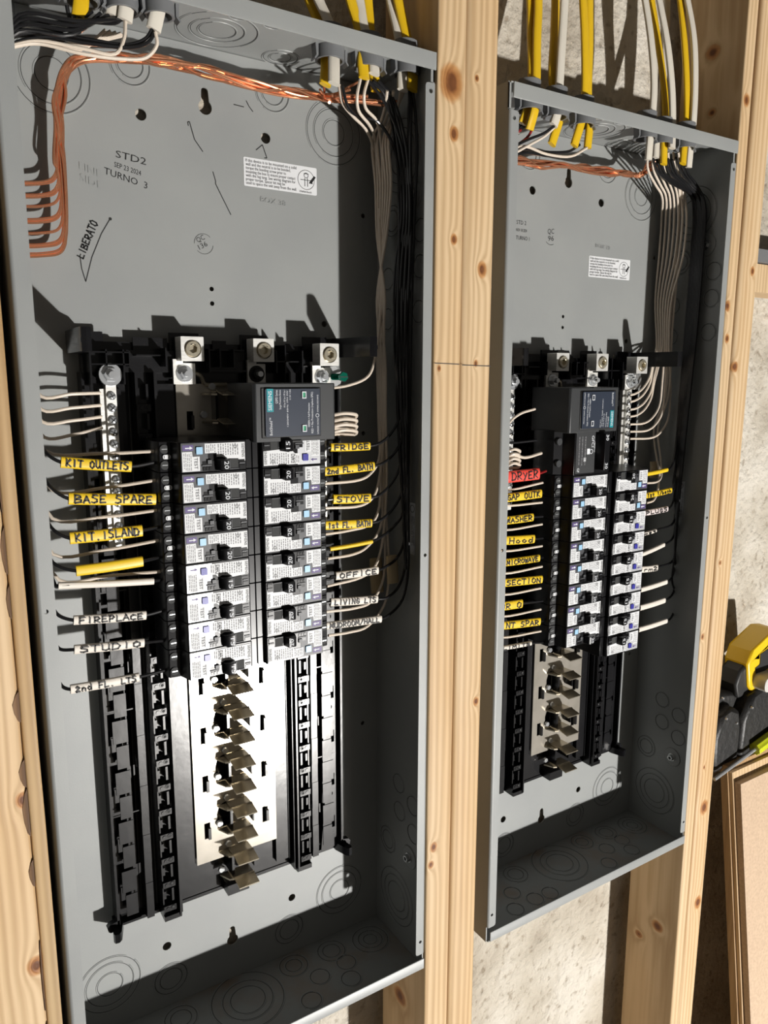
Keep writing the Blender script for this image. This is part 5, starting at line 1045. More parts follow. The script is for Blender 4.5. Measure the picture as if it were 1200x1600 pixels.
 ('white',[(0.478,0.05,0.9),(0.48,0.055,0.885),(0.4662,0.04,0.85),(0.4662,0.04,0.7),(0.4662,0.04,0.39),(0.4822,0.04,0.352),(0.4939,0.036,0.3491),(0.5496,0.032,0.3478)],'white wire entering the breaker just above the black wire of the thin cream sleeve'),
 ('white',[(0.468,0.05,0.62),(0.4918,0.045,0.5756),(0.5013,0.045,0.596),(0.5161,0.045,0.6055),(0.5401,0.046,0.6107)],'white wire curving up behind the right panel flange beside the surge protector'),
 ('black',[(0.468,0.045,0.6),(0.4918,0.045,0.5756),(0.5032,0.045,0.5737),(0.543,0.045,0.5749)],'dark wire running straight beside the surge protector in the right panel'),
 ('coil',[(0.2725,0.04,0.6104),(0.2842,0.036,0.6122),(0.2981,0.038,0.6108),(0.3024,0.043,0.6089),(0.302,0.046,0.6073),(0.2909,0.048,0.6072),(0.273,0.046,0.6077),(0.2725,0.04,0.6052),(0.2842,0.036,0.6069),(0.2981,0.038,0.6055),(0.3024,0.043,0.6036),(0.302,0.046,0.6019),(0.2909,0.048,0.6018),(0.2729,0.046,0.6024),(0.2724,0.04,0.5999),(0.2842,0.036,0.6016),(0.2981,0.038,0.6001),(0.3024,0.043,0.5982),(0.302,0.046,0.5964),(0.2909,0.048,0.5964),(0.2728,0.046,0.5971),(0.2724,0.04,0.5947),(0.2841,0.036,0.5963),(0.298,0.038,0.5948),(0.3024,0.043,0.5928),(0.3019,0.046,0.591),(0.2908,0.048,0.591),(0.2728,0.046,0.5918)],'coiled white wire beside the surge protector in the left panel'),
 ('coil',[(0.4918,0.036,0.5657),(0.4971,0.032,0.5679),(0.506,0.034,0.5662),(0.5126,0.039,0.5636),(0.5125,0.042,0.5616),(0.5081,0.044,0.5613),(0.4935,0.042,0.5622),(0.492,0.036,0.5604),(0.4973,0.032,0.5626),(0.5063,0.034,0.5609),(0.5128,0.039,0.5583),(0.5127,0.042,0.5562),(0.5083,0.044,0.5559),(0.4937,0.042,0.5569),(0.4923,0.036,0.5552),(0.4975,0.032,0.5574),(0.5065,0.034,0.5556),(0.5131,0.039,0.553),(0.513,0.042,0.5509),(0.5085,0.044,0.5506),(0.4939,0.042,0.5516),(0.4925,0.036,0.5499),(0.4978,0.032,0.5522),(0.5067,0.034,0.5504),(0.5133,0.039,0.5476),(0.5132,0.042,0.5455),(0.5088,0.044,0.5452),(0.4941,0.042,0.5463),(0.4968,0.034,0.5606),(0.516,0.034,0.5574),(0.5431,0.036,0.5609)],'coiled white wire above the red DRYER flag in the right panel'),
 ('black',[(0.7028,0.036,0.9013),(0.7183,0.04,0.8886),(0.7504,0.042,0.8787),(0.804,0.0531,0.8692),(0.801,0.0469,0.7995),(0.804,0.05,0.7202),(0.801,0.0486,0.6379),(0.8012,0.05,0.5567),(0.7916,0.045,0.5353),(0.7793,0.04,0.5281),(0.7703,0.038,0.5271),(0.7468,0.036,0.5259),(0.7238,0.034,0.5247),(0.7178,0.034,0.5243)],'black wire rising from the topmost thin yellow sleeve along the right panel side'),
 ('black',[(0.7097,0.036,0.9008),(0.7254,0.04,0.8881),(0.7558,0.042,0.8794),(0.804,0.0507,0.8672),(0.801,0.0447,0.7992),(0.804,0.0477,0.7201),(0.801,0.0467,0.6379),(0.804,0.051,0.5531),(0.8042,0.05,0.5289),(0.7946,0.045,0.5076),(0.7902,0.04,0.4999),(0.781,0.038,0.4991),(0.7515,0.036,0.4979),(0.7228,0.034,0.4967),(0.7167,0.034,0.4964)],'black wire rising from the bath sleeve along the right panel side'),
 ('black',[(0.7167,0.036,0.9004),(0.7325,0.04,0.8876),(0.7612,0.042,0.88),(0.804,0.0483,0.8653),(0.801,0.0425,0.799),(0.804,0.0455,0.7199),(0.801,0.0447,0.638),(0.804,0.0492,0.5532),(0.807,0.05,0.5035),(0.7974,0.045,0.4821),(0.7849,0.04,0.4752),(0.7758,0.038,0.4746),(0.7488,0.036,0.4744),(0.7225,0.034,0.4742),(0.7163,0.034,0.474)],'black wire rising from the PLUGS sleeve along the right panel side'),
 ('black',[(0.7233,0.036,0.9042),(0.7392,0.04,0.8914),(0.7667,0.042,0.8807),(0.804,0.0463,0.868),(0.801,0.0403,0.7987),(0.804,0.0433,0.7198),(0.801,0.0428,0.638),(0.804,0.0474,0.5533),(0.8103,0.05,0.4732),(0.8006,0.045,0.4519),(0.7642,0.04,0.4477),(0.7553,0.038,0.4473),(0.7388,0.036,0.4469),(0.7226,0.034,0.4464),(0.7165,0.034,0.4463)],'black wire rising from the short narrow cream sleeve along the right panel side'),
 ('black',[(0.7303,0.036,0.9038),(0.7465,0.04,0.891),(0.7722,0.042,0.8814),(0.804,0.0439,0.866),(0.801,0.0382,0.7984),(0.804,0.0411,0.7197),(0.801,0.0408,0.638),(0.804,0.0456,0.5535),(0.801,0.044,0.4758),(0.8125,0.05,0.4534),(0.8028,0.045,0.4321),(0.7835,0.04,0.4263),(0.7743,0.038,0.426),(0.7488,0.036,0.4225),(0.7239,0.034,0.4191),(0.7177,0.034,0.419)],'black wire rising from the curved cream sleeve along the right panel side'),
 ('black',[(0.7375,0.036,0.9034),(0.7538,0.04,0.8905),(0.7777,0.042,0.8821),(0.804,0.0416,0.8641),(0.801,0.036,0.7982),(0.804,0.0389,0.7196),(0.801,0.0389,0.638),(0.804,0.0438,0.5536),(0.801,0.0427,0.476),(0.8161,0.05,0.4206),(0.8063,0.045,0.3993),(0.7721,0.04,0.3959),(0.763,0.038,0.3958),(0.7442,0.036,0.3975),(0.7258,0.034,0.3991),(0.7196,0.034,0.3991)],'black wire rising from the rm2 sleeve along the right panel side'),
 ('black',[(0.7442,0.036,0.9072),(0.7606,0.04,0.8943),(0.7833,0.042,0.8828),(0.804,0.0396,0.8668),(0.801,0.0339,0.7979),(0.804,0.0367,0.7194),(0.801,0.037,0.638),(0.804,0.0421,0.5538),(0.801,0.0414,0.4762),(0.8183,0.05,0.4004),(0.8085,0.045,0.379),(0.7945,0.04,0.3731),(0.7851,0.038,0.3731),(0.7557,0.036,0.3721),(0.7271,0.034,0.3712),(0.7209,0.034,0.3713)],'black wire rising from the blank cream sleeve along the right panel side'),
 ('black',[(0.7515,0.036,0.9068),(0.7681,0.04,0.8939),(0.7888,0.042,0.8835),(0.804,0.0372,0.8648),(0.801,0.0317,0.7976),(0.804,0.0346,0.7193),(0.801,0.035,0.6381),(0.804,0.0403,0.5539),(0.801,0.0401,0.4764),(0.804,0.0418,0.4138),(0.8213,0.05,0.3734),(0.8115,0.045,0.3521),(0.7932,0.04,0.347),(0.7838,0.038,0.3472),(0.7556,0.036,0.3468),(0.7282,0.034,0.3465),(0.7219,0.034,0.3467)],'black wire rising from the broad cream sleeve along the right panel side'),
 ('black',[(0.7588,0.036,0.9064),(0.7755,0.04,0.8934),(0.7945,0.042,0.8843),(0.804,0.0349,0.8629),(0.801,0.0296,0.7974),(0.804,0.0324,0.7192),(0.801,0.0331,0.6381),(0.804,0.0385,0.5541),(0.801,0.0388,0.4766),(0.804,0.0413,0.4139),(0.801,0.0409,0.3738),(0.8246,0.05,0.3432),(0.8147,0.045,0.3219),(0.8005,0.04,0.3164),(0.7911,0.038,0.3168),(0.7592,0.036,0.3166),(0.7284,0.034,0.3164),(0.7221,0.034,0.3167)],'black wire rising from the lowest cream sleeve along the right panel side'),
 ('white',[(0.6933,0.036,0.9055),(0.7021,0.042,0.8911),(0.7335,0.055,0.8791),(0.7529,0.06,0.8697),(0.795,0.0915,0.8528),(0.792,0.0892,0.804),(0.795,0.0932,0.7473),(0.792,0.0841,0.6883),(0.7636,0.066,0.6663),(0.7592,0.066,0.6465),(0.7468,0.066,0.6318),(0.7325,0.066,0.6253),(0.7229,0.066,0.6238)],'first from top of seven white wires in the right panel neutral bar'),
 ('white',[(0.7022,0.036,0.9068),(0.7117,0.042,0.8925),(0.7424,0.055,0.8802),(0.7602,0.06,0.8706),(0.795,0.0849,0.8518),(0.792,0.0829,0.8033),(0.795,0.0889,0.747),(0.792,0.0808,0.6882),(0.7645,0.066,0.6577),(0.7601,0.066,0.6379),(0.7476,0.066,0.6231),(0.7333,0.066,0.6167),(0.7236,0.066,0.6152)],'second from top of seven white wires in the right panel neutral bar'),
 ('white',[(0.7112,0.036,0.9082),(0.7215,0.042,0.8938),(0.7513,0.055,0.8813),(0.7675,0.06,0.8715),(0.795,0.0784,0.8507),(0.792,0.0767,0.8025),(0.795,0.0846,0.7466),(0.792,0.0775,0.6881),(0.768,0.066,0.6478),(0.7636,0.066,0.6279),(0.7511,0.066,0.6131),(0.7367,0.066,0.6067),(0.7245,0.066,0.6053)],'third from top of seven white wires in the right panel neutral bar'),
 ('white',[(0.7204,0.036,0.9095),(0.7313,0.042,0.8951),(0.7604,0.055,0.8825),(0.7748,0.06,0.8724),(0.795,0.072,0.8497),(0.792,0.0705,0.8017),(0.795,0.0803,0.7463),(0.792,0.0743,0.688),(0.7689,0.066,0.6387),(0.7645,0.066,0.6187),(0.752,0.066,0.6039),(0.7375,0.066,0.5976),(0.7253,0.066,0.5963)],'fourth from top of seven white wires in the right panel neutral bar'),
 ('white',[(0.7296,0.036,0.9108),(0.7413,0.042,0.8965),(0.7695,0.055,0.8836),(0.7822,0.06,0.8733),(0.795,0.0656,0.8486),(0.792,0.0644,0.801),(0.795,0.076,0.746),(0.792,0.071,0.6879),(0.7852,0.066,0.6436),(0.7823,0.066,0.6084),(0.7695,0.066,0.5934),(0.7548,0.066,0.5871),(0.7262,0.066,0.5863)],'fifth from top of seven white wires in the right panel neutral bar'),
 ('white',[(0.7389,0.036,0.9122),(0.7514,0.042,0.8979),(0.7787,0.055,0.8848),(0.7897,0.06,0.8742),(0.795,0.0593,0.8476),(0.792,0.0584,0.8002),(0.795,0.0718,0.7456),(0.792,0.0678,0.6878),(0.7914,0.066,0.634),(0.7885,0.066,0.5985),(0.7757,0.066,0.5835),(0.7609,0.066,0.5772),(0.727,0.066,0.5768)],'sixth from top of seven white wires in the right panel neutral bar'),
 ('white',[(0.7483,0.036,0.9136),(0.7615,0.042,0.8993),(0.788,0.055,0.886),(0.7973,0.06,0.8751),(0.795,0.0531,0.8466),(0.792,0.0524,0.7995),(0.795,0.0676,0.7453),(0.792,0.0646,0.6877),(0.8042,0.066,0.6246),(0.8014,0.066,0.5887),(0.7884,0.066,0.5737),(0.7734,0.066,0.5674),(0.7278,0.066,0.5676)],'seventh from top of seven white wires in the right panel neutral bar'),
 ('white',[(0.7517,0.04,0.9092),(0.7693,0.05,0.8924),(0.799,0.0674,0.8572),(0.799,0.0683,0.786),(0.799,0.0705,0.7047),(0.799,0.0698,0.6207),(0.799,0.085,0.5769),(0.799,0.0777,0.5379),(0.7833,0.06,0.5231),(0.7704,0.05,0.4993),(0.7575,0.045,0.4872),(0.7363,0.04,0.4855)],'white wire through the tan tape to the second right-hand breaker, right panel'),
 ('white',[(0.7589,0.04,0.9102),(0.7767,0.05,0.8933),(0.799,0.0625,0.8563),(0.799,0.0643,0.7856),(0.799,0.0665,0.7045),(0.799,0.0657,0.6208),(0.799,0.0787,0.5773),(0.799,0.0714,0.5385),(0.7817,0.055,0.5151),(0.7616,0.046,0.5107),(0.7337,0.04,0.5118)],'white wire through the tan tape to the first right-hand breaker, right panel'),
 ('copper',[(0.462,0.08,0.7),(0.461,0.078,0.8),(0.463,0.074,0.862),(0.5279,0.072,0.8854),(0.5536,0.0655,0.8763),(0.5895,0.0673,0.882),(0.6242,0.0659,0.8809),(0.6612,0.0659,0.889),(0.6923,0.0636,0.8845),(0.7128,0.062,0.891),(0.7117,0.05,0.8942)],'bare copper ground wire bunched along the top of the right panel'),
 ('copper',[(0.462,0.08,0.712),(0.461,0.078,0.8),(0.463,0.074,0.862),(0.5268,0.0707,0.8838),(0.556,0.0681,0.8765),(0.5923,0.0701,0.8841),(0.6226,0.0644,0.8805),(0.6598,0.0642,0.882),(0.697,0.068,0.8909),(0.7129,0.062,0.8905),(0.7183,0.05,0.8987)],'bare copper ground wire bunched along the top of the right panel'),
 ('copper',[(0.462,0.08,0.724),(0.461,0.078,0.8),(0.463,0.074,0.862),(0.5279,0.0718,0.881),(0.5577,0.0702,0.8849),(0.5879,0.0659,0.885),(0.6241,0.066,0.8842),(0.6642,0.0684,0.8868),(0.6916,0.063,0.8861),(0.7129,0.062,0.89),(0.7248,0.05,0.9032)],'bare copper ground wire bunched along the top of the right panel'),
 ('copper',[(0.462,0.08,0.736),(0.461,0.078,0.8),(0.463,0.074,0.862),(0.5265,0.0703,0.8816),(0.557,0.0693,0.8812),(0.5877,0.0655,0.8819),(0.6271,0.0691,0.888),(0.6631,0.0676,0.8884),(0.696,0.0668,0.8855),(0.713,0.062,0.8895),(0.7325,0.05,0.897)],'bare copper ground wire bunched along the top of the right panel'),
 ('copper',[(0.462,0.08,0.748),(0.461,0.078,0.8),(0.463,0.074,0.862),(0.527,0.0707,0.8779),(0.558,0.0705,0.8835),(0.5926,0.0705,0.8839),(0.6273,0.0692,0.8874),(0.6624,0.0667,0.8838),(0.6923,0.0638,0.8883),(0.713,0.062,0.889),(0.7114,0.05,0.8977)],'bare copper ground wire bunched along the top of the right panel'),
 ('copper',[(0.462,0.08,0.76),(0.461,0.078,0.8),(0.463,0.074,0.862),(0.5257,0.0692,0.8764),(0.5538,0.0658,0.8781),(0.5879,0.0659,0.8859),(0.6233,0.0651,0.8804),(0.6609,0.0652,0.8821),(0.6938,0.0651,0.8878),(0.7131,0.062,0.8885),(0.7179,0.05,0.9022)],'bare copper ground wire bunched along the top of the right panel'),
 ('copper',[(0.462,0.08,0.772),(0.461,0.078,0.8),(0.463,0.074,0.862),(0.5242,0.0676,0.8775),(0.5582,0.0706,0.8825),(0.5909,0.0689,0.886),(0.6237,0.0658,0.886),(0.6579,0.0631,0.89),(0.6974,0.068,0.8862),(0.7131,0.062,0.888),(0.7255,0.05,0.8961)],'bare copper ground wire bunched along the top of the right panel'),
 ('copper',[(0.462,0.08,0.784),(0.461,0.078,0.8),(0.463,0.074,0.862),(0.5281,0.0718,0.877),(0.5541,0.066,0.8751),(0.5902,0.068,0.8819),(0.6279,0.0696,0.8846),(0.6648,0.0688,0.8848),(0.6956,0.0669,0.8918),(0.7132,0.062,0.8875),(0.7322,0.05,0.9006)],'bare copper ground wire bunched along the top of the right panel'),
 ('copper',[(0.462,0.08,0.796),(0.461,0.078,0.8),(0.463,0.074,0.862),(0.5277,0.0715,0.8782),(0.5577,0.07,0.88),(0.5926,0.0706,0.8855),(0.6257,0.0676,0.8857),(0.6631,0.0672,0.8829),(0.6929,0.0644,0.8895),(0.7132,0.062,0.887),(0.711,0.05,0.9013)],'bare copper ground wire bunched along the top of the right panel'),
 ('copper',[(0.462,0.08,0.808),(0.461,0.078,0.8),(0.463,0.074,0.862),(0.5269,0.0708,0.8816),(0.5583,0.0704,0.8761),(0.5896,0.0674,0.8834),(0.624,0.0657,0.8805),(0.6582,0.0631,0.8862),(0.6949,0.0662,0.8911),(0.7133,0.062,0.8865),(0.7186,0.05,0.8951)],'bare copper ground wire bunched along the top of the right panel'),
 ('copper',[(0.462,0.08,0.82),(0.461,0.078,0.8),(0.463,0.074,0.862),(0.527,0.0707,0.8778),(0.5582,0.0707,0.883),(0.5882,0.0659,0.8808),(0.6277,0.0698,0.8903),(0.6646,0.0685,0.8824),(0.6936,0.0649,0.8876),(0.7133,0.062,0.886),(0.7252,0.05,0.8996)],'bare copper ground wire bunched along the top of the right panel'),
 ('black',[(0.5295,0.022,0.9039),(0.5193,0.026,0.8964),(0.5011,0.03,0.8883),(0.462,0.034,0.868)],'black wire sweeping left inside the top of the right panel, leaving the white jacket'),
 ('white',[(0.5343,0.026,0.905),(0.525,0.03,0.8958),(0.5067,0.033,0.885),(0.462,0.036,0.86)],'white wire sweeping left inside the top of the right panel, leaving the white jacket'),
 ('black',[(0.5801,0.034,0.8963),(0.5671,0.036,0.8883),(0.5408,0.038,0.8836),(0.499,0.04,0.8804),(0.46,0.042,0.855)],'black wire sweeping left inside the top of the right panel, leaving the third connector'),
 ('black',[(0.5903,0.036,0.8944),(0.5743,0.038,0.8852),(0.543,0.04,0.8805),(0.501,0.042,0.8774),(0.46,0.046,0.85)],'black wire sweeping left inside the top of the right panel, lowest, leaving the third connector'),
 ('white',[(0.5891,0.032,0.8939),(0.5683,0.034,0.8828),(0.5335,0.035,0.8799),(0.4953,0.036,0.8821),(0.461,0.04,0.853)],'white wire sweeping left inside the top of the right panel, leaving the third connector'),
 ('red',[(0.5067,0.03,0.8997),(0.5054,0.034,0.8937),(0.497,0.038,0.8859),(0.461,0.044,0.87)],'red wire sweeping left inside the top of the right panel, leaving the leftmost yellow jackets'),
]
CABLES = [
 ('white',[(0.2604,0.055,1.0014),(0.2698,0.05,0.9715),(0.2755,0.042,0.9516),(0.2764,0.036,0.9298),(0.2736,0.03,0.9146),(0.2713,0.026,0.897)],'white sheathed cable entering the leftmost of the three visible right-hand connectors of the left panel',0.0115,0.0052),
 ('yellow',[(0.2584,0.066,1.0053),(0.2662,0.06,0.9744),(0.2711,0.053,0.9555),(0.273,0.045,0.9321),(0.2725,0.042,0.9155),(0.27,0.04,0.8998)],'yellow sheathed cable behind the white one at the leftmost right-hand connector of the left panel',0.0115,0.0052),
 ('white',[(0.3035,0.052,1.0113),(0.3096,0.048,0.9803),(0.3088,0.04,0.9579),(0.3145,0.034,0.9319),(0.3154,0.032,0.9235),(0.3148,0.03,0.9143)],'white sheathed cable at the middle of the three right-hand connectors of the left panel',0.0115,0.0052),
 ('yellow',[(0.2946,0.048,1.0074),(0.2987,0.044,0.9762),(0.3042,0.04,0.9553),(0.3059,0.034,0.9317),(0.304,0.032,0.9212),(0.3041,0.03,0.9091)],'yellow cable left of the white one at the left panel middle right-hand connector',0.0115,0.0052),
 ('yellow',[(0.3241,0.062,1.0207),(0.3256,0.06,0.9885),(0.3246,0.055,0.9661),(0.3212,0.046,0.9371),(0.322,0.044,0.9232),(0.3242,0.042,0.9052)],'yellow cable behind the white one at the left panel middle right-hand connector',0.0115,0.0052),
 ('white',[(0.3385,0.052,1.0204),(0.3425,0.046,0.9873),(0.3446,0.036,0.9554),(0.3458,0.03,0.929),(0.3438,0.028,0.9172),(0.3426,0.026,0.905)],'white sheathed cable at the rightmost connector of the left panel, next to the stud',0.0115,0.0052),
 ('yellow',[(0.3418,0.044,1.018),(0.3463,0.04,0.986),(0.3517,0.034,0.9552),(0.3543,0.028,0.9285),(0.3538,0.026,0.9185),(0.3519,0.024,0.9062)],'yellow sheathed cable at the rightmost connector of the left panel, next to the stud',0.0115,0.0052),
 ('yellow',[(0.0709,0.045,0.9524),(0.0693,0.045,0.935),(0.0685,0.045,0.9219),(0.0663,0.045,0.9093)],'yellow jacket end coming down at the top left corner of the left panel',0.0115,0.0052),
 ('white',[(0.0951,0.045,0.9588),(0.094,0.045,0.9411),(0.0928,0.045,0.9277),(0.0912,0.045,0.9163)],'white jacket end right of the yellow one, top left of left panel',0.0115,0.0052),
 ('cream',[(0.1038,0.042,0.9598),(0.1028,0.042,0.9421),(0.1016,0.042,0.9286),(0.0989,0.042,0.9138)],'cream jacket end beside the white one at the top left of the left panel',0.0115,0.0052),
 ('cream',[(0.1278,0.034,0.9628),(0.1259,0.034,0.9447),(0.1236,0.034,0.9287),(0.1182,0.034,0.9087)],'cream jacket end hanging at the right of the upper left cluster in the left panel',0.0115,0.0052),
 ('yellow',[(0.5102,0.052,1.065),(0.5144,0.048,1.0289),(0.5098,0.04,0.9891),(0.5035,0.03,0.9455),(0.5004,0.03,0.9207),(0.496,0.034,0.9039)],'left yellow cable of the pair in the leftmost connector, right panel',0.0115,0.0052),
 ('yellow',[(0.5169,0.044,1.0635),(0.5195,0.042,1.0279),(0.5122,0.034,0.9876),(0.506,0.026,0.9448),(0.5019,0.022,0.917),(0.5005,0.028,0.897)],'right yellow cable of the pair in the leftmost connector, right panel',0.0115,0.0052),
 ('yellow',[(0.553,0.056,1.0777),(0.5512,0.05,1.0384),(0.5439,0.042,0.9971),(0.5369,0.034,0.9487),(0.5494,0.034,0.926),(0.5384,0.034,0.89)],'yellow sheathed cable left of the white one at the second connector of the right panel',0.0115,0.0052),
 ('white',[(0.554,0.04,1.0715),(0.5505,0.036,1.033),(0.5435,0.03,0.9869),(0.5384,0.026,0.9448),(0.534,0.022,0.9201),(0.5285,0.022,0.9043)],'white sheathed cable at the second connector of the right panel',0.0115,0.0052),
 ('yellow',[(0.5821,0.046,1.0812),(0.5834,0.042,1.043),(0.5831,0.036,0.9972),(0.5823,0.032,0.9484),(0.578,0.03,0.9228),(0.5695,0.032,0.8929)],'yellow sheathed cable at left of the pair in the third connector of the right panel',0.0115,0.0052),
 ('yellow',[(0.6016,0.052,1.0887),(0.5992,0.048,1.049),(0.5961,0.042,1.002),(0.5914,0.036,0.9493),(0.5939,0.034,0.9259),(0.5921,0.034,0.8948)],'yellow sheathed cable at right of the pair in the third connector of the right panel',0.0115,0.0052),
 ('white',[(0.6693,0.046,1.1038),(0.6785,0.04,1.0649),(0.6841,0.032,1.0173),(0.6875,0.028,0.9766),(0.6859,0.026,0.9453),(0.6817,0.024,0.9169),(0.6832,0.026,0.8935)],'white sheathed cable bowing furthest left at the right-hand connectors of the right panel',0.0115,0.0052),
 ('yellow',[(0.698,0.058,1.1161),(0.707,0.055,1.0772),(0.713,0.046,1.028),(0.7206,0.04,0.9794),(0.7215,0.036,0.9436),(0.7167,0.032,0.9172),(0.7154,0.03,0.894)],'yellow sheathed cable between the two leftmost white ones right of centre at the right panel',0.0115,0.0052),
 ('white',[(0.6901,0.044,1.1084),(0.6997,0.038,1.0692),(0.7089,0.03,1.0218),(0.7179,0.027,0.9752),(0.7215,0.026,0.941),(0.7209,0.024,0.9111)],'white sheathed cable second from left in the right-hand group of the right panel',0.0115,0.0052),
 ('white',[(0.7456,0.07,1.1333),(0.7472,0.066,1.0909),(0.7418,0.06,1.0457),(0.7299,0.05,0.9911),(0.7181,0.042,0.9502),(0.7085,0.036,0.924),(0.706,0.034,0.9006)],'white sheathed cable half hidden behind the others above the right panel',0.0115,0.0052),
 ('yellow',[(0.7391,0.05,1.1235),(0.7464,0.046,1.0832),(0.7476,0.038,1.0396),(0.7499,0.032,0.9896),(0.7525,0.03,0.9436),(0.7453,0.026,0.9166),(0.7424,0.024,0.8971)],'yellow sheathed cable at the rightmost connector of the right panel',0.0115,0.0052),
 ('white',[(0.7408,0.046,1.1224),(0.7513,0.04,1.0822),(0.7572,0.032,1.0396),(0.7599,0.028,0.9903),(0.759,0.026,0.9437),(0.7598,0.028,0.9192),(0.7615,0.03,0.8967)],'white sheathed cable furthest right above the right panel',0.0115,0.0052),
]

WM = {'black': ('wire_black', .00145), 'white': ('wire_white', .00140), 'red': ('wire_red', .0015), 'copper': ('copper', .00115), 'coil': ('wire_white', .0017)}
for kind, pts, label in WIRES:
    mt, r = WM[kind]
    b = MB(); b.tube(pts, mt, r=r, seg=8, sub=5)
    o = b.build('ground_wire' if kind == 'copper' else 'coiled_wire' if kind == 'coil' else 'insulated_wire')
    g = None
    if kind == 'copper' and pts[-1][0] > .44: g = 'bare ground wires in the top of the right panel'
    elif kind == 'copper': g = 'bare ground wires in the left panel'
    tag(o, label, 'wire', g or ('%s wires of the %s panel' % (kind, 'left' if sum(p[0] for p in pts) / len(pts) < .43 else 'right')))
for kind, pts, label, w, t in CABLES:
    b = MB(); b.tube(pts, 'jacket_' + kind, seg=14, sub=6, flat=(w, t), ref=(1, 0.15, 0))
    tag(b.build('sheathed_cable'), label, 'cable', 'sheathed cables entering the panel tops')
for panel, colr, txt, a, c, h, label in SLEEVES:
    A = Vector(a); C = Vector(c); L = (C - A).length
    root = thing('cable_sleeve', label, 'cable sleeve', Matrix(), 'sleeves on the wires of the %s panel' % ('left' if panel == 1 else 'right'))
    mid = (A + C) / 2; mid.z -= .0003; mid.y -= .0003
    b = MB(); mt = 'tape_red' if colr == 'red' else 'sleeve_' + colr
    th = max(h * .46, .0046)
    b.tube([A, mid, C], mt, seg=20, sub=8, flat=(h, th), ref=(0, 0, 1))
    b.build('jacket', root, angle=50)
    if txt:
        R = (C - A).normalized(); U = Vector((0, 0, 1)) - R * R.z; U.normalize(); N = R.cross(U)
        f0 = .06 if panel == 1 or a[0] > .6 else {'DRYER': .36, 'FOR O': .05, 'Hood': .30}.get(txt, .24)
        o = A + R * L * f0 + U * (-h * .33) + N * (th / 2 + .0007)
        b = MB(); b.strokes(txt, o, R, U, L * (.96 - f0), h * .68, 'ink_black' if not (colr == 'yellow' and txt == '1st FL. BATH') else 'ink_grey', thick=.00115)
        b.build('handwriting', root)

# tan tape round the white bundle
def tape(pts, w, label):
    b = MB(); b.tube(pts, 'masking_tape', seg=12, sub=4, flat=w, ref=(1, 0, 0)); tag(b.build('masking_tape'), label, 'tape')
tape([(0.3430, 0.0729, 0.4552), (0.3430, 0.0716, 0.4357), (0.3430, 0.0689, 0.4179)], (.015, .006), 'tan masking tape round the white wires beside the blank thin yellow sleeve')
tape([(0.3450, 0.0445, 0.4636), (0.3450, 0.0431, 0.4488), (0.3450, 0.0418, 0.4347)], (.013, .006), 'tan masking tape round the wires just above the OFFICE sleeve end')
tape([(0.7950, 0.0773, 0.5329), (0.7950, 0.0765, 0.5224), (0.7950, 0.0777, 0.5108)], (.016, .008), 'tan masking tape round the white wires in the right panel')


# ------------------------------------------------------------------ boards and tools at the right edge
def leaning(x0, x1, ya, za, yb, zb, th, mat, label, bevel=.0005):
    b = MB(); d = Vector((0, yb - ya, zb - za)).normalized(); n = Vector((0, d.z, -d.y)) * th
    vs = []
    for x in (x0, x1):
        for p in ((ya, za), (yb, zb)): vs += [(x, p[0], p[1]), (x, p[0] + abs(n.y), p[1] + (n.z if n.y > 0 else -n.z))]
    b.add(vs, [(0, 1, 3, 2), (4, 6, 7, 5), (0, 4, 5, 1), (2, 3, 7, 6), (0, 2, 6, 4), (1, 5, 7, 3)], mat)
    return tag(b.build('leaning_board', bevel=bevel), label, 'board')
leaning(.9340, 1.55, -.170, -1.150, -.0050, .0500, .0110, 'mdf_face', 'tan fibreboard leaning at the lower right, front of the stack')
leaning(.9300, 1.56, -.158, -1.150, .0075, .0640, .0060, 'pine_b', 'thin pale board, middle of the leaning stack at lower right')
leaning(.9270, 1.57, -.151, -1.150, .0145, .0720, .0120, 'plywood_edge', 'plywood board, rearmost of the leaning stack at lower right')

def xf(px, py, pz): return Vector((px, py, pz))
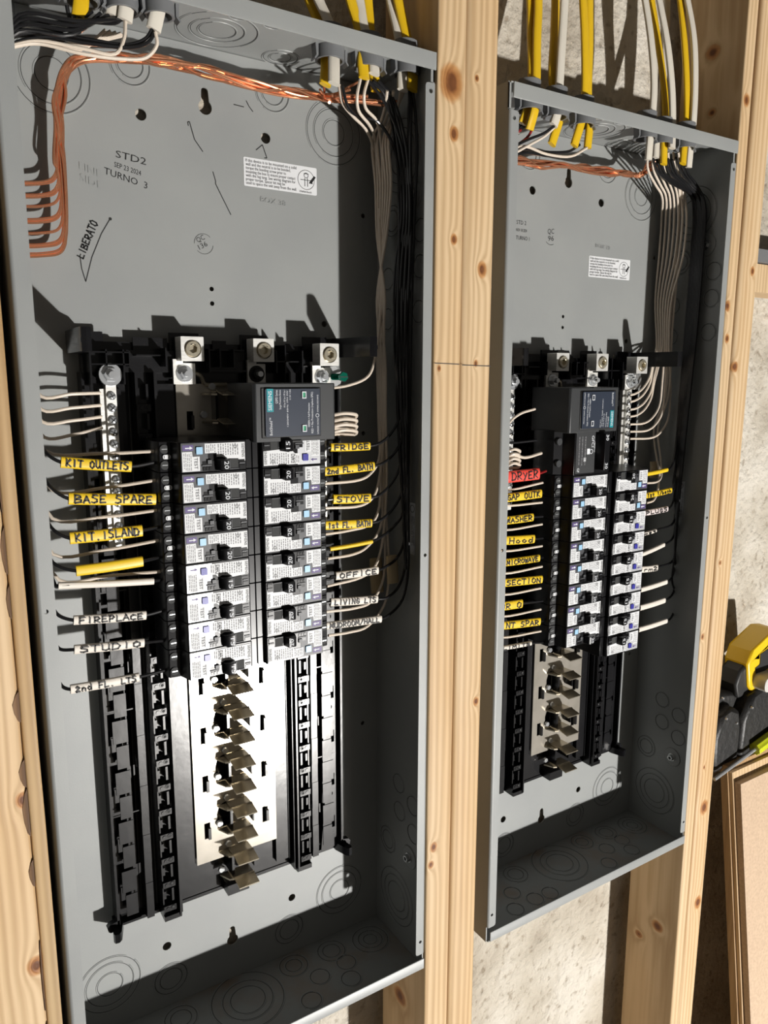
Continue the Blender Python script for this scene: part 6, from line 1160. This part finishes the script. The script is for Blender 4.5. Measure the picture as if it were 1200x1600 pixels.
# black leather tool pouch hanging over the rear board
root = thing('tool_pouch', 'black leather tool pouch behind the leaning boards', 'tool pouch')
b = MB()
prof = [(.895, .060), (.893, .120), (.905, .160), (.940, .176), (1.00, .166), (1.12, .166), (1.12, .060)]
b.prism(prof, 'y', .040, .095, 'leather_black_shaded'); b.build('back_pocket', root, bevel=.008)
b = MB(); b.prism([(.905, .060), (.902, .120), (.915, .150), (.945, .158), (.962, .150), (.968, .120), (.968, .060)], 'y', .022, .050, 'leather_black_shaded'); b.build('front_pocket', root, bevel=.007)
b = MB(); b.prism([(.965, .070), (.968, .135), (.985, .165), (1.03, .175), (1.06, .160), (1.06, .070)], 'y', .020, .052, 'leather_black_shaded'); b.build('side_pocket', root, bevel=.007)
for (x, y, z) in ((.925, .0205, .146), (.952, .0205, .132), (.915, .038, .155), (.985, .018, .150), (.940, .0385, .168)):
    b = MB(); b.cyl((x, y + .002, z), (0, -1, 0), .0022, .0016, .003, 'chrome', 12); b.build('rivet', root)
# tape measure / laser with yellow shell
root = thing('tape_measure', 'yellow and black tape measure above the leather pouch at the right edge', 'tape measure')
Mt = T((1.030, .050, .212)) @ Matrix.Rotation(math.radians(-18), 4, 'Y')
b = MB()
shell = [(-.048, -.020), (-.042, -.034), (-.020, -.038), (.045, -.030), (.050, .030), (.030, .040), (-.030, .034), (-.044, .018)]
hole = [(-.026, -.012), (-.014, -.012), (-.014, -.024), (-.004, -.024), (-.004, -.016), (.022, -.016), (.022, .016), (-.010, .018), (-.014, .002), (-.026, .002)]
b.prism(shell, 'y', -.020, .020, 'tool_yellow', [hole]); b.build('shell', root, bevel=.003)
b = MB(); b.prism(hole, 'y', -.0195, .0195, 'tool_black'); b.build('grip', root)
b = MB(); b.prism([(-.072, -.030), (-.040, -.040), (-.040, .016), (-.058, .012), (-.072, -.004)], 'y', -.016, .016, 'tool_black'); b.build('bumper', root, bevel=.004)
root.matrix_world = Mt
b = MB(); b.prism(rrect(1.000, 1.05, .172, .196, .010), 'y', .010, .034, 'tool_white'); tag(b.build('putty_knife', bevel=.004), 'white plastic grip sticking out of the leather pouch at the right edge', 'tool')
root = thing('screwdriver', 'lime green screwdriver handle resting on the leaning boards', 'screwdriver')
b = MB(); b.prism([(.0100 * (1 if i % 2 else .86) * math.cos(2 * math.pi * i / 16), .0100 * (1 if i % 2 else .86) * math.sin(2 * math.pi * i / 16)) for i in range(16)], 'x', -.004, .085, 'tool_lime'); b.build('handle', root, bevel=.001)
b = MB(); b.cyl((-.004, 0, 0), (-1, 0, 0), .003, .0028, .10, 'chrome', 10); b.build('shaft', root)
root.matrix_world = T((.995, .012, .0835)) @ Matrix.Rotation(math.radians(-12), 4, 'Y')
